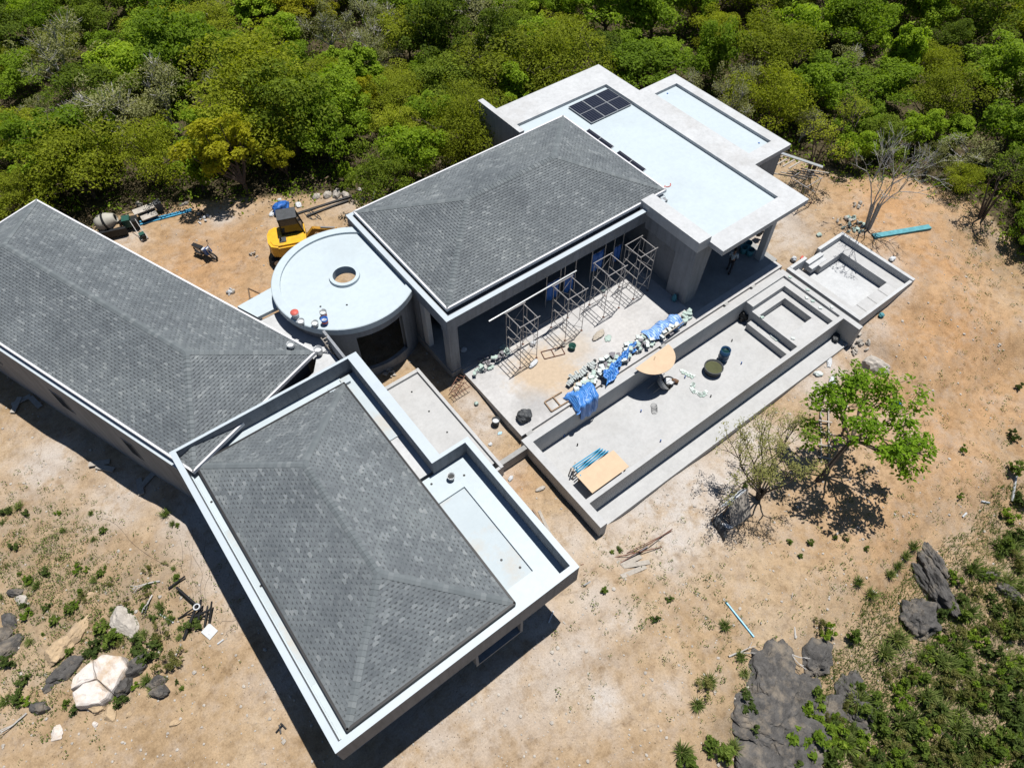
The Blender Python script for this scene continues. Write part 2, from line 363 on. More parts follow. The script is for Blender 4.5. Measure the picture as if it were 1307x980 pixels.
def make_ground():
    nx, ny = len(GX), len(GY)
    vs = [(x, y, hz(x, y, True)) for y in GY for x in GX]
    fs = [(j*nx+i, j*nx+i+1, (j+1)*nx+i+1, (j+1)*nx+i) for j in range(ny-1) for i in range(nx-1)]
    me = bpy.data.meshes.new('ground'); me.from_pydata(vs, [], fs)
    X, Y = np.array([v[0] for v in vs]), np.array([v[1] for v in vs])
    lit = np.zeros_like(X)
    for k in range(len(vs)):
        x, y = X[k], Y[k]
        if abs(x) > 150 or abs(y) > 150: lit[k] = 1; continue
        d = edge_dist(x, y); ins = inside(x, y)
        lit[k] = min(1, max(0, .5 + (d if not ins else -d)/2.4))
    for nm, val in (('track', tracks(X, Y)), ('dust', field(X, Y, DUST)), ('orange', field(X, Y, ORANGE)), ('scrub', field(X, Y, SCRUB)), ('litter', lit)):
        at_ = me.attributes.new(nm, 'FLOAT', 'POINT'); at_.data.foreach_set('value', val.astype(np.float32))
    me.shade_smooth()
    m, t, b = _nodes('site_soil')
    p = _pos(t)
    def attr(n): a = t.nodes.new('ShaderNodeAttribute'); a.attribute_name = n; return a.outputs['Fac']
    n1 = _noise(t, p, .35, 6, .6); n2 = _noise(t, p, 2.2, 6, .7); n3 = _noise(t, p, 14, 4, .6); n4 = _noise(t, p, .9, 8, .72)
    base = _ramp(t, n1, [(.28, (.238,.164,.092)), (.5, (.308,.222,.136)), (.72, (.362,.279,.188))])
    base = _mix(t, _math(t, 'MULTIPLY', attr('orange'), .8), base, (.37,.20,.088))
    base = _mix(t, 1.0, base, _ramp(t, n2, [(.26, (.58,.54,.50)), (.5, (1,1,1)), (.75, (1.2,1.2,1.21))]), 'MULTIPLY')
    df = _math(t, 'MULTIPLY', attr('dust'), _ramp(t, _math(t, 'ADD', _math(t, 'MULTIPLY', n4, .7), _math(t, 'MULTIPLY', n2, .3)), [(.34, (0,0,0)), (.54, (1,1,1))]), True)
    base = _mix(t, _math(t, 'MULTIPLY', df, .95), base, (.435,.415,.395))
    # faint dust everywhere
    base = _mix(t, _math(t, 'MULTIPLY', _ramp(t, n4, [(.48, (0,0,0)), (.68, (1,1,1))]), .5), base, (.36,.305,.255))
    sf = _math(t, 'MULTIPLY', attr('scrub'), _ramp(t, n4, [(.36, (0,0,0)), (.56, (1,1,1))]), True)
    base = _mix(t, _math(t, 'MULTIPLY', sf, .85), base, (.165,.13,.085))
    lf = _ramp(t, _math(t, 'ADD', attr('litter'), _math(t, 'MULTIPLY', _math(t, 'SUBTRACT', n2, .5), .9)), [(.42, (0,0,0)), (.6, (1,1,1))])
    base = _mix(t, lf, base, _ramp(t, n2, [(.35, (.03,.026,.014)), (.65, (.085,.068,.038))]))
    base = _mix(t, _math(t, 'MULTIPLY', _math(t, 'MULTIPLY', attr('track'), n2, True), .55), base, (.19,.135,.085))
    # pebbles and specks
    vor = t.nodes.new('ShaderNodeTexVoronoi'); vor.inputs['Scale'].default_value = 5.5; t.links.new(p, vor.inputs['Vector'])
    sp = _ramp(t, vor.outputs['Distance'], [(.07, (1,1,1)), (.12, (0,0,0))])
    spc = _ramp(t, vor.outputs['Color'], [(.35, (.10,.08,.06)), (.55, (.22,.17,.12)), (.8, (.55,.52,.48))])
    base = _mix(t, _math(t, 'MULTIPLY', sp, .75), base, spc)
    base = _mix(t, 1.0, base, _ramp(t, n3, [(.3, (.84,.83,.82)), (.7, (1.12,1.12,1.12))]), 'MULTIPLY')
    # thin shrinkage cracks
    wv = t.nodes.new('ShaderNodeTexVoronoi'); wv.feature = 'DISTANCE_TO_EDGE'; wv.inputs['Scale'].default_value = .22
    dv = t.nodes.new('ShaderNodeVectorMath'); dv.operation = 'ADD'; nn = t.nodes.new('ShaderNodeTexNoise'); nn.inputs['Scale'].default_value = 1.2
    t.links.new(p, nn.inputs['Vector']); t.links.new(p, dv.inputs[0]); t.links.new(nn.outputs['Color'], dv.inputs[1]); t.links.new(dv.outputs[0], wv.inputs['Vector'])
    cr = _math(t, 'MULTIPLY', _ramp(t, wv.outputs['Distance'], [(.003, (1,1,1)), (.009, (0,0,0))]), _ramp(t, n1, [(.45, (0,0,0)), (.58, (1,1,1))]))
    base = _mix(t, _math(t, 'MULTIPLY', cr, .3), base, (.14,.10,.07))
    t.links.new(base, b.inputs['Base Color']); b.inputs['Roughness'].default_value = .95; b.inputs['Specular IOR Level'].default_value = .1
    h = _math(t, 'ADD', _math(t, 'MULTIPLY', n2, .7), _math(t, 'ADD', _math(t, 'MULTIPLY', n3, .3), _math(t, 'MULTIPLY', sp, .25)))
    _bump(t, b, h, .9, .09)
    me.materials.append(m)
    o = bpy.data.objects.new('ground', me); COL.objects.link(o); return struct(o)
make_ground()

# ------------------------------------------------------------------ hip roofs with shingles
PITCHU, EXPO, TABH, GAP = .262, .142, .096, .135
def tab_shape(p, h=TABH, e=EXPO, g=GAP):
    n0, n1 = .024, .006; nh = n0 + (n1-n0)*h/e; g = min(g, p*.45)
    v = [(0,0,n0),(p,0,n0),(p,h,nh),(0,h,nh),(g/2,h,nh),(p-g/2,h,nh),(p-g/2,e,n1),(g/2,e,n1),(0,0,0),(p,0,0)]
    return v, [(0,1,2,5,4,3),(4,5,6,7),(8,9,1,0)]
_tv, _tf = tab_shape(PITCHU-.006)
TABV = [tab_shape(PITCHU-.006, TABH+dh, EXPO, GAP+dg) for dh, dg in ((0,0),(.012,-.05),(-.014,.02),(.018,-.09),(.006,.03))]
TABM = []
for v_, f_ in TABV:
    _tm = MB(); _tm.add(v_, f_); TABM.append(_tm.mesh('shingle', SHIN))
def hip_roof(root, O, ex, ey, lx, ly, ze, zr, seed, trim=True):
    rr = random.Random(seed); O = Vector((*O, 0)); ex = Vector((*ex, 0)); ey = Vector((*ey, 0))
    half = min(lx, ly)/2; rise = zr-ze; SL = math.hypot(half, rise)
    c = [O, O+ex*lx, O+ex*lx+ey*ly, O+ey*ly]
    r = [O+(ex+ey)*half, O+ex*(lx-half)+ey*half] if lx >= ly else [O+(ex+ey)*half, O+ex*half+ey*(ly-half)]
    zv = lambda p, z: (p.x, p.y, z)
    mb = MB(); vs = [zv(p, ze) for p in c] + [zv(p, zr) for p in r] + [zv(p, ze-.14) for p in c]
    if lx >= ly: fs = [(0,1,5,4),(1,2,5),(2,3,4,5),(3,0,4)]
    else: fs = [(0,1,4),(1,2,5,4),(2,3,5),(3,0,4,5)]
    fs += [(6,7,1,0),(7,8,2,1),(8,9,3,2),(9,6,0,3),(9,8,7,6)]
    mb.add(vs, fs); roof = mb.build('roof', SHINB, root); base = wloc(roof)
    # drip-edge trim; an untrimmed eave gets a black strip as painted shadow gap
    tr = MB(); 
    for i in range(4):
        a, b = c[i], c[(i+1) % 4]; d = (b-a).normalized(); out = Vector((d.y, -d.x, 0))
        tr.beam(zv(a + out*.045 - d*.07, ze-.05), zv(b + out*.045 + d*.07, ze-.05), .09, .19)
    tr.build('eave_edge', FASC if trim else BLACK, root)
    tabs = []; clipped = MB()
    for i in range(4):
        a, b = c[i], c[(i+1) % 4]; L = (b-a).length; d = (b-a).normalized(); n2 = Vector((-d.y, d.x, 0))
        s = (n2*half + Vector((0,0,rise))).normalized(); n = d.cross(s).normalized()
        if n.z < 0: n = -n
        M0 = Matrix((d, s, n)).transposed()
        j = 0
        while j*EXPO < SL-.05:
            w0 = j*EXPO; ins = (w0+EXPO*.5)*half/SL; lo, hi = ins+.04, L-ins-.04
            u = lo - rr.random()*PITCHU if j % 2 else lo - rr.random()*PITCHU
            u = math.floor(lo/PITCHU)*PITCHU + (j % 2)*PITCHU*.5 + (rr.random()-.5)*.05 - PITCHU
            while u < hi:
                u0, u1 = max(u, lo), min(u+PITCHU, hi)
                if u1-u0 > .03:
                    org = Vector((a.x, a.y, ze)) + d*u0 + s*w0 + n*.004
                    mtx = M0.to_4x4(); mtx.translation = org - base
                    if u1-u0 > PITCHU-.002: tabs.append((( org - Vector((0,0,CAMZ))).length, mtx))
                    else:
                        v, f = tab_shape(u1-u0-.004); clipped.add([mtx @ Vector(q) for q in v], f)
                u += PITCHU
            j += 1
    tabs.sort(key=lambda q: q[0])
    for dist, mtx in tabs[:300]: child(rr.choice(TABM), 'shingle', roof, mtx)
    for dist, mtx in tabs[300:]:
        tv, tf = rr.choice(TABV); clipped.add([mtx @ Vector(q) for q in tv], tf)
    o = bpy.data.objects.new('shingle_field', clipped.mesh('shingle_field', SHIN)); COL.objects.link(o); o.parent = roof; o['kind'] = 'stuff'
    # hip and ridge caps, one piece at a time
    lines = []
    if lx >= ly: own = [(0,0),(1,1),(2,1),(3,0)]
    else: own = [(0,0),(1,0),(2,1),(3,1)]
    for ci, ri in own: lines.append((Vector(zv(c[ci], ze)), Vector(zv(r[ri], zr))))
    lines.append((Vector(zv(r[0], zr)), Vector(zv(r[1], zr))))
    for p, q in lines:
        d = (q-p).normalized(); side = d.cross(Vector((0,0,1))).normalized(); ln = (q-p).length
        if abs(d.z) < 1e-4: dn = rise/half
        else: dn = (rise/half)*.7071
        W = .145; e = .21; k = int(ln/e); v = []
        for x, h in ((0,.05),(e*1.25,.022)):
            v += [d*x + side*W - Vector((0,0,dn*W-h)), d*x + Vector((0,0,h+.012)), d*x - side*W - Vector((0,0,dn*W-h))]
        v += [d*0 + side*W - Vector((0,0,dn*W+.0)), d*0 - side*W - Vector((0,0,dn*W+.0))]
        cm = MB(); cm.add(v, [(0,3,4,1),(1,4,5,2),(6,0,1),(1,2,7)]); me = cm.mesh('ridge_shingle', CAPM)
        for i in range(k+1):
            o = p + d*min(i*e, ln-e*1.1) - base
            child(me, 'ridge_shingle', roof, Matrix.Translation(o))
    return roof

# ------------------------------------------------------------------ main hall
hall = thing('house_wing', 'long hall with a grey shingled hip roof standing open behind a row of scaffold towers', 'house wing', (19, 24.8, 0), 'wings of the unfinished villa')
MB().box(11.36,26.3,20.06,29.7,-.6,.12).build('floor_slab', CONC, hall)
b = MB()
b.box(11.36,26.3,20.06,20.36,3.42,4.2); b.box(11.36,11.64,20.36,29.8,3.42,4.2); b.box(11.64,26.3,29.5,29.8,3.42,4.2)
b.build('ring_beam', RENDER, hall)
t_ = MB(); t_.box(11.33,26.1,20.03,20.30,4.2,4.235); t_.box(11.33,11.60,20.30,29.83,4.2,4.235); t_.box(11.6,26.3,29.55,29.83,4.2,4.235); t_.build('gutter_edge', WHITE, hall)
MB().box(11.64,26.3,20.36,29.5,3.78,3.92).build('ceiling_slab', CONC, hall)
MB().box(11.40,11.95,20.10,20.62,.12,3.42).build('column', RENDER, hall)
MB().box(11.42,11.70,22.3,22.75,.12,3.42).build('column', CONCL, hall)
wl = MB(); wl.box(11.42,11.64,23.0,29.5,.12,3.42); wl.box(11.64,26.2,29.4,29.62,.12,3.42); wl.box(25.9,26.12,20.4,29.4,.12,3.42); wl.build('wall', RENDER, hall)
pw = MB()
for x0, x1, z0, z1 in ((12.6,14.4,.12,3.78),(14.4,16.4,2.5,3.78),(16.4,18.0,.12,3.78),(18.0,20.2,2.5,3.78),(20.2,21.4,.12,3.78),(21.4,24.0,.12,1.0),(21.4,24.0,2.5,3.78),(24.0,25.9,.12,3.78)):
    pw.box(x0,x1,22.9,23.05,z0,z1)
pw.build('partition_wall', CONCL, hall)
# front openings: frame pieces on the sill
pl = MB(); pl.box(11.95,25.9,19.9,20.06,-.05,.10); pl.build('plinth', CONC, hall)
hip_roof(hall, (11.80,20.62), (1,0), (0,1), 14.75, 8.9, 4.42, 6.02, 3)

# ------------------------------------------------------------------ rotated long wing on the left
lw = thing('house_wing', 'long slender wing with grey shingled hip roof, set askew to the others', 'house wing', (-1.5, 31.0, -.3), 'wings of the unfinished villa')
UX = Vector((7.1,-19.04)).normalized(); VX = Vector((UX.y, -UX.x))          # VX points away from the yard
P2 = Vector((5.516,22.87))
def lp(u, v): q = P2 - UX*u + VX*v; return (q.x, q.y)                        # u back along the wing, v across
LL, LW = 20.98, 7.63
def lprism(u0, u1, v0, v1, z0, z1, mb): mb.prism([lp(u0,v0), lp(u1,v0), lp(u1,v1), lp(u0,v1)], z0, z1)
O_ = lp(0, 0)
wl = MB(); lprism(.3,LL-.1,LW+.02,LW+.24,-2.0,3.2,wl); lprism(.3,LL-.1,.35,.6,-1.5,3.05,wl); lprism(LL-.3,LL-.1,.6,LW,-2.0,3.05,wl); lprism(.3,.5,.6,LW,-1.5,3.05,wl)
wl.build('wall', RENDER, lw)
t_ = MB(); lprism(.25,LL,LW-.06,LW+.27,3.2,3.25,t_); t_.build('gutter_edge', WHITE, lw)
MB().prism([lp(.1,.2), lp(LL-.1,.2), lp(LL-.1,LW-.06), lp(.1,LW-.06)], 3.02, 3.15).build('ceiling_slab', CONC, lw)
for u0, u1 in ((4.6,5.4),(9.6,10.6),(15.5,16.5)):
    f = MB(); lprism(u0,u1,LW+.235,LW+.27,.5,1.9,f); wo = f.build('window', RENDER, lw)
    f = MB(); lprism(u0+.07,u1-.07,LW+.268,LW+.275,.58,1.82,f); f.build('pane', GLASS, wo)
# keep the roof frame right-handed: start from the corner beyond the yard
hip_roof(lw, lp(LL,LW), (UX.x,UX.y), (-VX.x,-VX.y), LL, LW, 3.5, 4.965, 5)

# ------------------------------------------------------------------ front wing with parapet
fw = thing('house_wing', 'parapeted wing with a grey shingled hip roof ringed by a pale waterproofed deck', 'house wing', (3, 14, -.3), 'wings of the unfinished villa')
X0, X1, X2, Y0, Y1, YN = -2.08, 6.98, 8.45, 6.82, 21.25, 14.2
PZ, DZ = 4.0, 3.1
p = MB()
p.box(X0,X0+.22,Y0,Y1,2.72,PZ); p.box(X0+.22,X2-.24,Y0,Y0+.24,2.72,PZ); p.box(X2-.24,X2,Y0,YN,2.72,PZ)
p.box(X1-.48,X2-.24,YN-.16,YN,2.72,PZ); p.box(X1-.48,X1,YN,Y1,-.4,PZ); p.box(X0+.22,X1-.48,Y1-.12,Y1,2.72,PZ-.003)
p.build('parapet', RENDER, fw)
cp_ = MB()
cp_.box(X0-.01,X0+.24,Y0-.01,Y1+.01,PZ,PZ+.03); cp_.box(X0+.24,X2-.25,Y0-.01,Y0+.25,PZ,PZ+.03); cp_.box(X2-.25,X2+.01,Y0-.01,YN+.01,PZ,PZ+.03)
cp_.box(X1-.49,X2-.25,YN-.17,YN+.01,PZ,PZ+.028); cp_.box(X1-.49,X1+.01,YN+.01,Y1+.01,PZ,PZ+.03); cp_.box(X0+.24,X1-.49,Y1-.13,Y1+.01,PZ-.003,PZ+.024)
cp_.build('coping', WHITE, fw)
MB().box(X1-.62,X1-.49,Y1,23.4,-.4,PZ-.05).build('link_wall', RENDER, fw)
d = MB(); d.box(X0+.22,5.82,Y0+.24,Y1-.12,2.80,DZ); d.box(5.82,7.2,12.75,YN-.16,2.80,DZ-.002); d.box(7.2,X2-.24,Y0+.24,YN-.16,2.80,DZ); d.box(5.82,7.2,Y0+.24,8.05,2.80,DZ+.002)
d.build('roof_deck', MEMB, fw)
MB().box(X0+.3,-1.36,9.5,17.0,DZ,DZ+.006).build('dusty_strip', MEMBD, fw)
MB().box(5.82,7.2,8.05,12.75,2.80,DZ-.10).build('recessed_deck', MEMBD, fw)
d = MB(); d.box(5.75,X1-.48,16.6,Y1-.3,2.80,DZ+.07); d.build('raised_deck', MEMBD, fw)
d = MB(); d.box(5.75,X1-.48,14.2,16.6,2.80,DZ+.003); d.build('bare_deck', CONCL, fw)
cb = MB(); cb.box(.6,6.1,20.45,20.6,DZ,DZ+.22); cb.box(5.0,5.3,20.30,20.66,DZ,DZ+.26); cb.build('curb', WHITE, fw)
MB().box(X0+.24,X0+.30,Y0+.5,Y1-.5,DZ,DZ+.10).build('upstand', MEMB, fw)
wl = MB(); wl.box(X0+.1,X0+.35,7.6,21.0,-1.5,2.8); wl.box(X0+.35,6.4,7.6,7.85,-.7,2.8); wl.box(6.2,6.5,7.85,21.0,-.7,2.8); wl.box(X0+.35,6.2,20.8,21.0,-.7,2.8)
wl.box(6.5,X2-.3,YN-.4,YN-.15,-.7,2.8)
wl.build('wall', RENDER, fw)
for x0, x1, z0, z1 in ((3.6,5.9,.9,2.3),):
    f = MB(); f.box(x0,x1,7.0,7.6,z1-.12,z1); f.box(x0,x0+.12,7.0,7.6,z0,z1-.12); f.box(x1-.12,x1,7.0,7.6,z0,z1-.12); f.box(x0,x1,7.0,7.6,z0-.12,z0)
    wo = f.build('window_surround', RENDER, fw); g = MB(); g.box(x0+.12,x1-.12,7.5,7.54,z0,z1-.12); g.build('pane', GLASS, wo)
for x, y in ((6.5,9.2),(6.9,8.5),(-1.65,18.6),(-1.6,14.0),(6.15,13.7),(7.5,13.2)):
    MB().lathe([(.0,.012),(.05,.012),(.055,0)], (x,y,DZ+.005 if x<5.7 or x>7.2 or y>13 else DZ-.095), 10).build('drain_outlet', BLACK, fw)
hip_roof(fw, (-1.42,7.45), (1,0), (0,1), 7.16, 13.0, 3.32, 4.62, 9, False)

# ------------------------------------------------------------------ round pavilion
rp = thing('round_pavilion', 'round flat roofed pavilion with pale membrane and a ring skylight at its centre', 'pavilion', (9.1, 26.1, -.3), None)
RC = (9.1, 26.1, 0); RR = 3.72
MB().lathe([(RR-.45,3.83),(RR-.45,3.95),(RR-.04,3.95),(RR,3.92),(RR,3.56),(RR-.5,3.56)], RC, 72).build('roof_rim', MEMB, rp)
MB().lathe([(.60,3.5),(.60,3.84),(RR-.44,3.84),(RR-.44,3.5),(.60,3.5)], RC, 72).build('roof_membrane', MEMB, rp)
MB().lathe([(.60,3.5),(.60,3.99),(.78,3.99),(.79,3.84)], RC, 48).build('skylight_ring', MEMB, rp)
def arcwall(a0, a1, z0, z1, mb, r0=3.28, r1=3.5): mb.lathe([(r0,z0),(r0,z1),(r1,z1),(r1,z0),(r0,z0)], RC, max(3, int(abs(a1-a0)/4)), R(a0), R(a1))
wl = MB(); arcwall(-69,-40,-.6,3.56,wl); arcwall(40,52,-.6,3.56,wl); arcwall(100,150,-.6,3.56,wl); arcwall(52,100,3.0,3.56,wl); arcwall(205,247,-.6,3.56,wl); arcwall(150,205,2.7,3.56,wl); arcwall(-113,-69,2.95,3.56,wl); arcwall(-113,-69,-.6,.3,wl)
wl.build('curved_wall', RENDER, rp)
for x, y in ((8.2,24.3),(7.1,25.0)): MB().lathe([(.0,.012),(.05,.012),(.055,0)], (x,y,3.842), 10).build('drain_outlet', BLACK, rp)
# low link roof between the round pavilion and the long wing
lk = thing('link_roof', 'small pale flat roof squeezed between the round pavilion and the long angled wing', 'roof', (5.0, 26.5, -.3))
q = [at(316.5,393.6,3.2), at(348,379.8,3.2), at(352,396,3.2), at(334,405,3.2)]
MB().prism([(3.9,28.2),(6.2,28.4),(6.2,26.9),(4.4,26.9)], 3.0, 3.2).build('roof_slab', MEMB, lk)
MB().prism([(4.4,26.9),(6.2,26.9),(6.4,23.0),(5.6,22.4)], 2.7, 2.9).build('lower_slab', CONCL, lk)
dk = [(2.25,21.27),(6.3,21.27),(6.3,23.2),(5.75,23.1),(5.0,22.1)]
MB().prism(dk, 2.9, 3.12).build('corner_deck', CONCL, lk)
MB().box(4.4,4.6,26.9,28.0,-.6,3.0).build('wall', RENDER, lk)

# ------------------------------------------------------------------ flat roofed wing on the right
rw = thing('house_wing', 'flat roofed wing with pale membrane, broad concrete rim and one massive leaning pier', 'house wing', (28.5, 24, 0), 'wings of the unfinished villa')
RZ = 4.25; RX0, RX1, RY0, RY1 = 25.6, 32.56, 15.28, 32.95
IX1, IY0, IY1 = 31.34, 16.45, 30.82
rim = MB(); rim.box(RX0,RX1,RY0,IY0,RZ-.32,RZ); rim.box(IX1,RX1,IY0,IY1,RZ-.32,RZ); rim.box(23.75,RX1,IY1,RY1,RZ-.32,RZ-.002); rim.build('roof_rim', CONCL, rw)
MB().box(25.5,IX1,IY0,IY1,RZ-.34,RZ-.2).build('roof_membrane', MEMB, rw)
MB().box(23.7,25.6,29.85,IY1,RZ-.34,RZ-.198).build('roof_membrane', MEMB, rw)
MB().box(24.70,25.62,16.22,20.62,RZ-.3,4.62).build('side_rim', CONCL, rw)
ar = MB(); AX0, AX1, AY0, AY1 = 32.56, 35.82, 19.2, 28.98
ar.box(AX0,AX1,AY0,20.15,RZ-.32,RZ-.01); ar.box(35.1,AX1,20.15,28.1,RZ-.32,RZ-.01); ar.box(AX0,AX1,28.1,AY1,RZ-.32,RZ-.01); ar.box(AX0,33.1,20.15,28.1,RZ-.32,RZ-.012)
ar.build('annex_rim', CONCL, rw); MB().box(33.1,35.1,20.15,28.1,RZ-.34,RZ-.2).build('annex_membrane', MEMB, rw)
pr = MB(); pr.add([(24.70,16.16,-.1),(25.52,16.16,-.1),(25.52,17.6,-.1),(24.70,17.6,-.1),(24.76,16.26,RZ-.3),(26.1,16.26,RZ-.3),(26.1,17.6,RZ-.3),(24.76,17.6,RZ-.3)],
    [(3,2,1,0),(4,5,6,7),(0,1,5,4),(1,2,6,5),(2,3,7,6),(3,0,4,7)]); pr.build('pier', RENDER, rw)
wl = MB(); wl.box(24.76,25.1,17.6,20.06,3.0,RZ-.3); wl.box(25.2,25.42,17.6,20.06,-.05,RZ-.3); wl.build('wall', RENDER, rw)
wl = MB(); wl.box(26.3,32.2,20.3,20.5,-.1,RZ-.32); wl.box(32.0,32.2,20.5,32.6,-.3,RZ-.32); wl.box(26.3,32.0,32.4,32.6,-.3,RZ-.32); wl.box(35.4,35.6,19.5,28.7,-.4,RZ-.32); wl.box(32.2,35.4,19.5,19.7,-.4,RZ-.32); wl.box(32.2,35.4,28.5,28.7,-.4,RZ-.32)
wl.build('wall', RENDER, rw)
MB().box(23.42,23.75,29.85,34.15,-.4,4.4).build('fin_wall', RENDER, rw); MB().box(23.40,23.77,29.84,34.17,4.4,4.43).build('coping', CONCL, rw)
MB().box(30.9,31.25,15.9,16.3,-.1,RZ-.32).build('column', CONCL, rw)
MB().box(24.7,31.9,15.35,32.5,-.5,.004).build('floor_slab', CONC, rw)
MB().box(26.15,26.45,20.36,20.62,RZ-.2,RZ-.1).build('gutter_end', WHITE, rw)
for x, y in ((26.0,17.9),(34.0,27.8),(34.6,20.6),(26.9,21.9)): MB().lathe([(.0,.03),(.05,.03),(.06,0)], (x,y,RZ-.195), 10).build('drain_outlet', BLUES, rw)

# ------------------------------------------------------------------ terrace, basin and pool
te = MB(); te.box(11.92,24.7,14.8,20.06,-1.2,0.0); te.box(24.7,31.7,14.8,15.35,-1.2,0.0); struct(te.build('terrace', TERR))
pool = thing('swimming_pool', 'empty grey concrete swimming pool with a stepped spa and a lower overflow trough', 'pool', (21.6, 11.6, -1.5))
MB().box(12.16,27.9,10.2,14.2,-2.4,-1.5).build('floor', CONCP, pool)
for a in ((11.75,12.16,8.7,14.62,-2.6,0.0),(12.16,31.15,14.2,14.62,-2.6,-.003),(12.16,31.15,9.95,10.2,-2.6,-.003),(31.15,31.5,8.9,14.62,-2.6,0.0)):
    MB().box(*a).build('wall', CONCP, pool)
MB().box(12.16,31.15,9.1,9.95,-2.6,-1.42).build('overflow_trough', CONCP, pool)
MB().box(12.16,31.5,9.02,9.1,-2.6,-1.36).build('trough_curb', CONCP, pool)
# narrow drainage slot behind the pool wall, broken by a few bridges
MB().box(12.16,31.5,14.62,14.8,-1.2,-.16).build('drain_slot', TERR, pool)
for x0, x1 in ((12.16,12.55),(17.2,17.5),(21.5,21.8),(26.6,26.9),(28.9,29.2)): MB().box(x0,x1,14.62,14.8,-.16,-.004).build('slot_bridge', CONC, pool)
spa = [(27.9,31.15,13.7,14.2,-.14),(30.65,31.15,10.2,13.7,-.143),(27.9,30.65,13.2,13.7,-.5),(30.25,30.65,10.2,13.2,-.503),(27.9,30.25,10.2,11.25,-.506),(27.9,28.06,11.25,13.2,-.509)]
sm = MB()
for x0,x1,y0,y1,z in spa: sm.box(x0,x1,y0,y1,-2.4,z)
sm.build('spa_bench', CONCP, pool); MB().box(28.06,30.25,11.25,13.2,-2.4,-1.0).build('spa_floor', CONCP, pool)
MB().box(27.45,27.9,10.2,13.45,-1.5,-1.02).build('pool_step', CONCP, pool)
for i, (px, py) in enumerate(((737,569),(818,526),(843,564),(907,507),(874,483),(946,465),(934,436),(720,557),(879,548))):
    g = at(px, py, -1.5)
    MB().tube(g + Vector((0,0,-.05)), g + Vector((.02,.03,.16)), .035, .035, 8).build('pipe_stub', BLUES if i % 3 else BLACK, pool)
bs = thing('sunken_seat', 'square sunken seating pit of grey concrete beside the pool spa', 'seating pit', (34.4, 11.9, -.6))
wl = MB(); wl.box(31.75,32.0,9.3,14.5,-1.2,.0); wl.box(36.8,37.02,9.3,14.5,-1.2,.05); wl.box(32.0,36.8,9.3,9.48,-1.2,-.02); wl.box(32.0,33.4,14.3,14.5,-1.2,.02); wl.box(34.6,36.8,14.3,14.5,-1.2,.04); wl.build('rim', CONCL, bs)
MB().box(32.0,36.8,9.48,14.3,-1.4,-.95).build('floor', CONCL, bs)
bn = MB(); bn.box(35.95,36.8,9.48,14.3,-.95,-.38); bn.box(32.0,35.95,9.48,10.3,-.95,-.383); bn.box(33.9,35.95,13.5,14.3,-.95,-.386); bn.box(32.0,32.75,10.3,14.3,-.95,-.43); bn.build('bench', CONCP, bs)
st = MB(); st.box(33.3,34.7,14.0,14.3,-.7,-.18); st.box(33.3,34.7,13.7,14.0,-.7,-.36); st.build('step', CONCL, bs)
for x in (33.0,34.0,35.0): MB().box(x,x+.02,9.5,10.28,-.352,-.346).build('bench_joint', CONC, bs)
bas = thing('shallow_basin', 'long shallow concrete basin between the parapeted wing and the sandy yard', 'basin', (8.6, 17.8, -.5))
MB().box(7.0,10.0,14.45,21.35,-.9,-.14).build('floor', CONCP, bas)
wl = MB(); wl.box(10.0,10.16,13.95,21.55,-1.1,.02); wl.box(7.0,10.0,21.35,21.55,-1.1,.0); wl.box(7.0,10.0,13.95,14.1,-1.1,-.02); wl.box(9.62,9.66,14.1,14.45,-.9,-.15); wl.build('rim', CONCP, bas)
MB().box(7.0,9.6,14.1,14.45,-1.1,-.14).build('end_slab', CONCP, bas)
for px, py in ((525.6,500.2),(547.6,525),(570.7,551.6)):
    g = at(px,py,-.14); MB().lathe([(.0,.03),(.045,.03),(.05,0)], (g.x,g.y,-.14), 10).build('drain_outlet', BLACK, bas)
lkw = MB(); lkw.box(10.16,11.75,14.1,14.36,-1.4,-.08); tag(lkw.build('low_wall', CONC), 'low grey concrete wall bridging the sandy gap between basin and pool', 'wall')

# ------------------------------------------------------------------ plants
def rdir(rr):
    while True:
        v = Vector((rr.uniform(-1,1), rr.uniform(-1,1), rr.uniform(-1,1)))
        if .01 < v.length < 1: return v.normalized()
def leaf(mb, c, n, ln, wd, rr):
    a = n.orthogonal().normalized(); b = n.cross(a); t = rr.uniform(0, 6.283)
    d = a*math.cos(t) + b*math.sin(t); e = n.cross(d)
    mb.add([c - d*ln*.5, c + e*wd*.5 + n*ln*.06, c + d*ln*.5, c - e*wd*.5 + n*ln*.06], [(0,1,2,3)])
def crown_mesh(seed, Rc, Hc, hz0, nl, nleaf, ls, m, asp=.55, sh=.28, name='crown'):
    rr = random.Random(seed); mb = MB(); lobes = []
    for i in range(nl):
        d = rdir(rr); d.z = abs(d.z)*1.0 - .25
        k = rr.uniform(.2, 1.0); c = Vector((d.x*Rc*k, d.y*Rc*k, hz0 + Hc*(rr.uniform(.12,1.0)**.8)*(1-.38*k*k)))
        lobes.append((c, Rc*rr.uniform(.11,.34), Hc*rr.uniform(.08,.20)))
    wts = [l[1]**2 for l in lobes]
    for i in range(nleaf):
        c, r, h = rr.choices(lobes, wts)[0]; d = rdir(rr)
        if d.z < -.3 and rr.random() < .6: d.z = -d.z
        k = 1 - abs(rr.gauss(0, sh))
        p = c + Vector((d.x*r, d.y*r, d.z*h))*k
        n = (d*.5 + rdir(rr)*.75 + Vector((0,0,.6))).normalized()
        s = ls*rr.uniform(.6, 1.35); leaf(mb, p, n, s, s*asp, rr)
    return mb.mesh(name, m), lobes
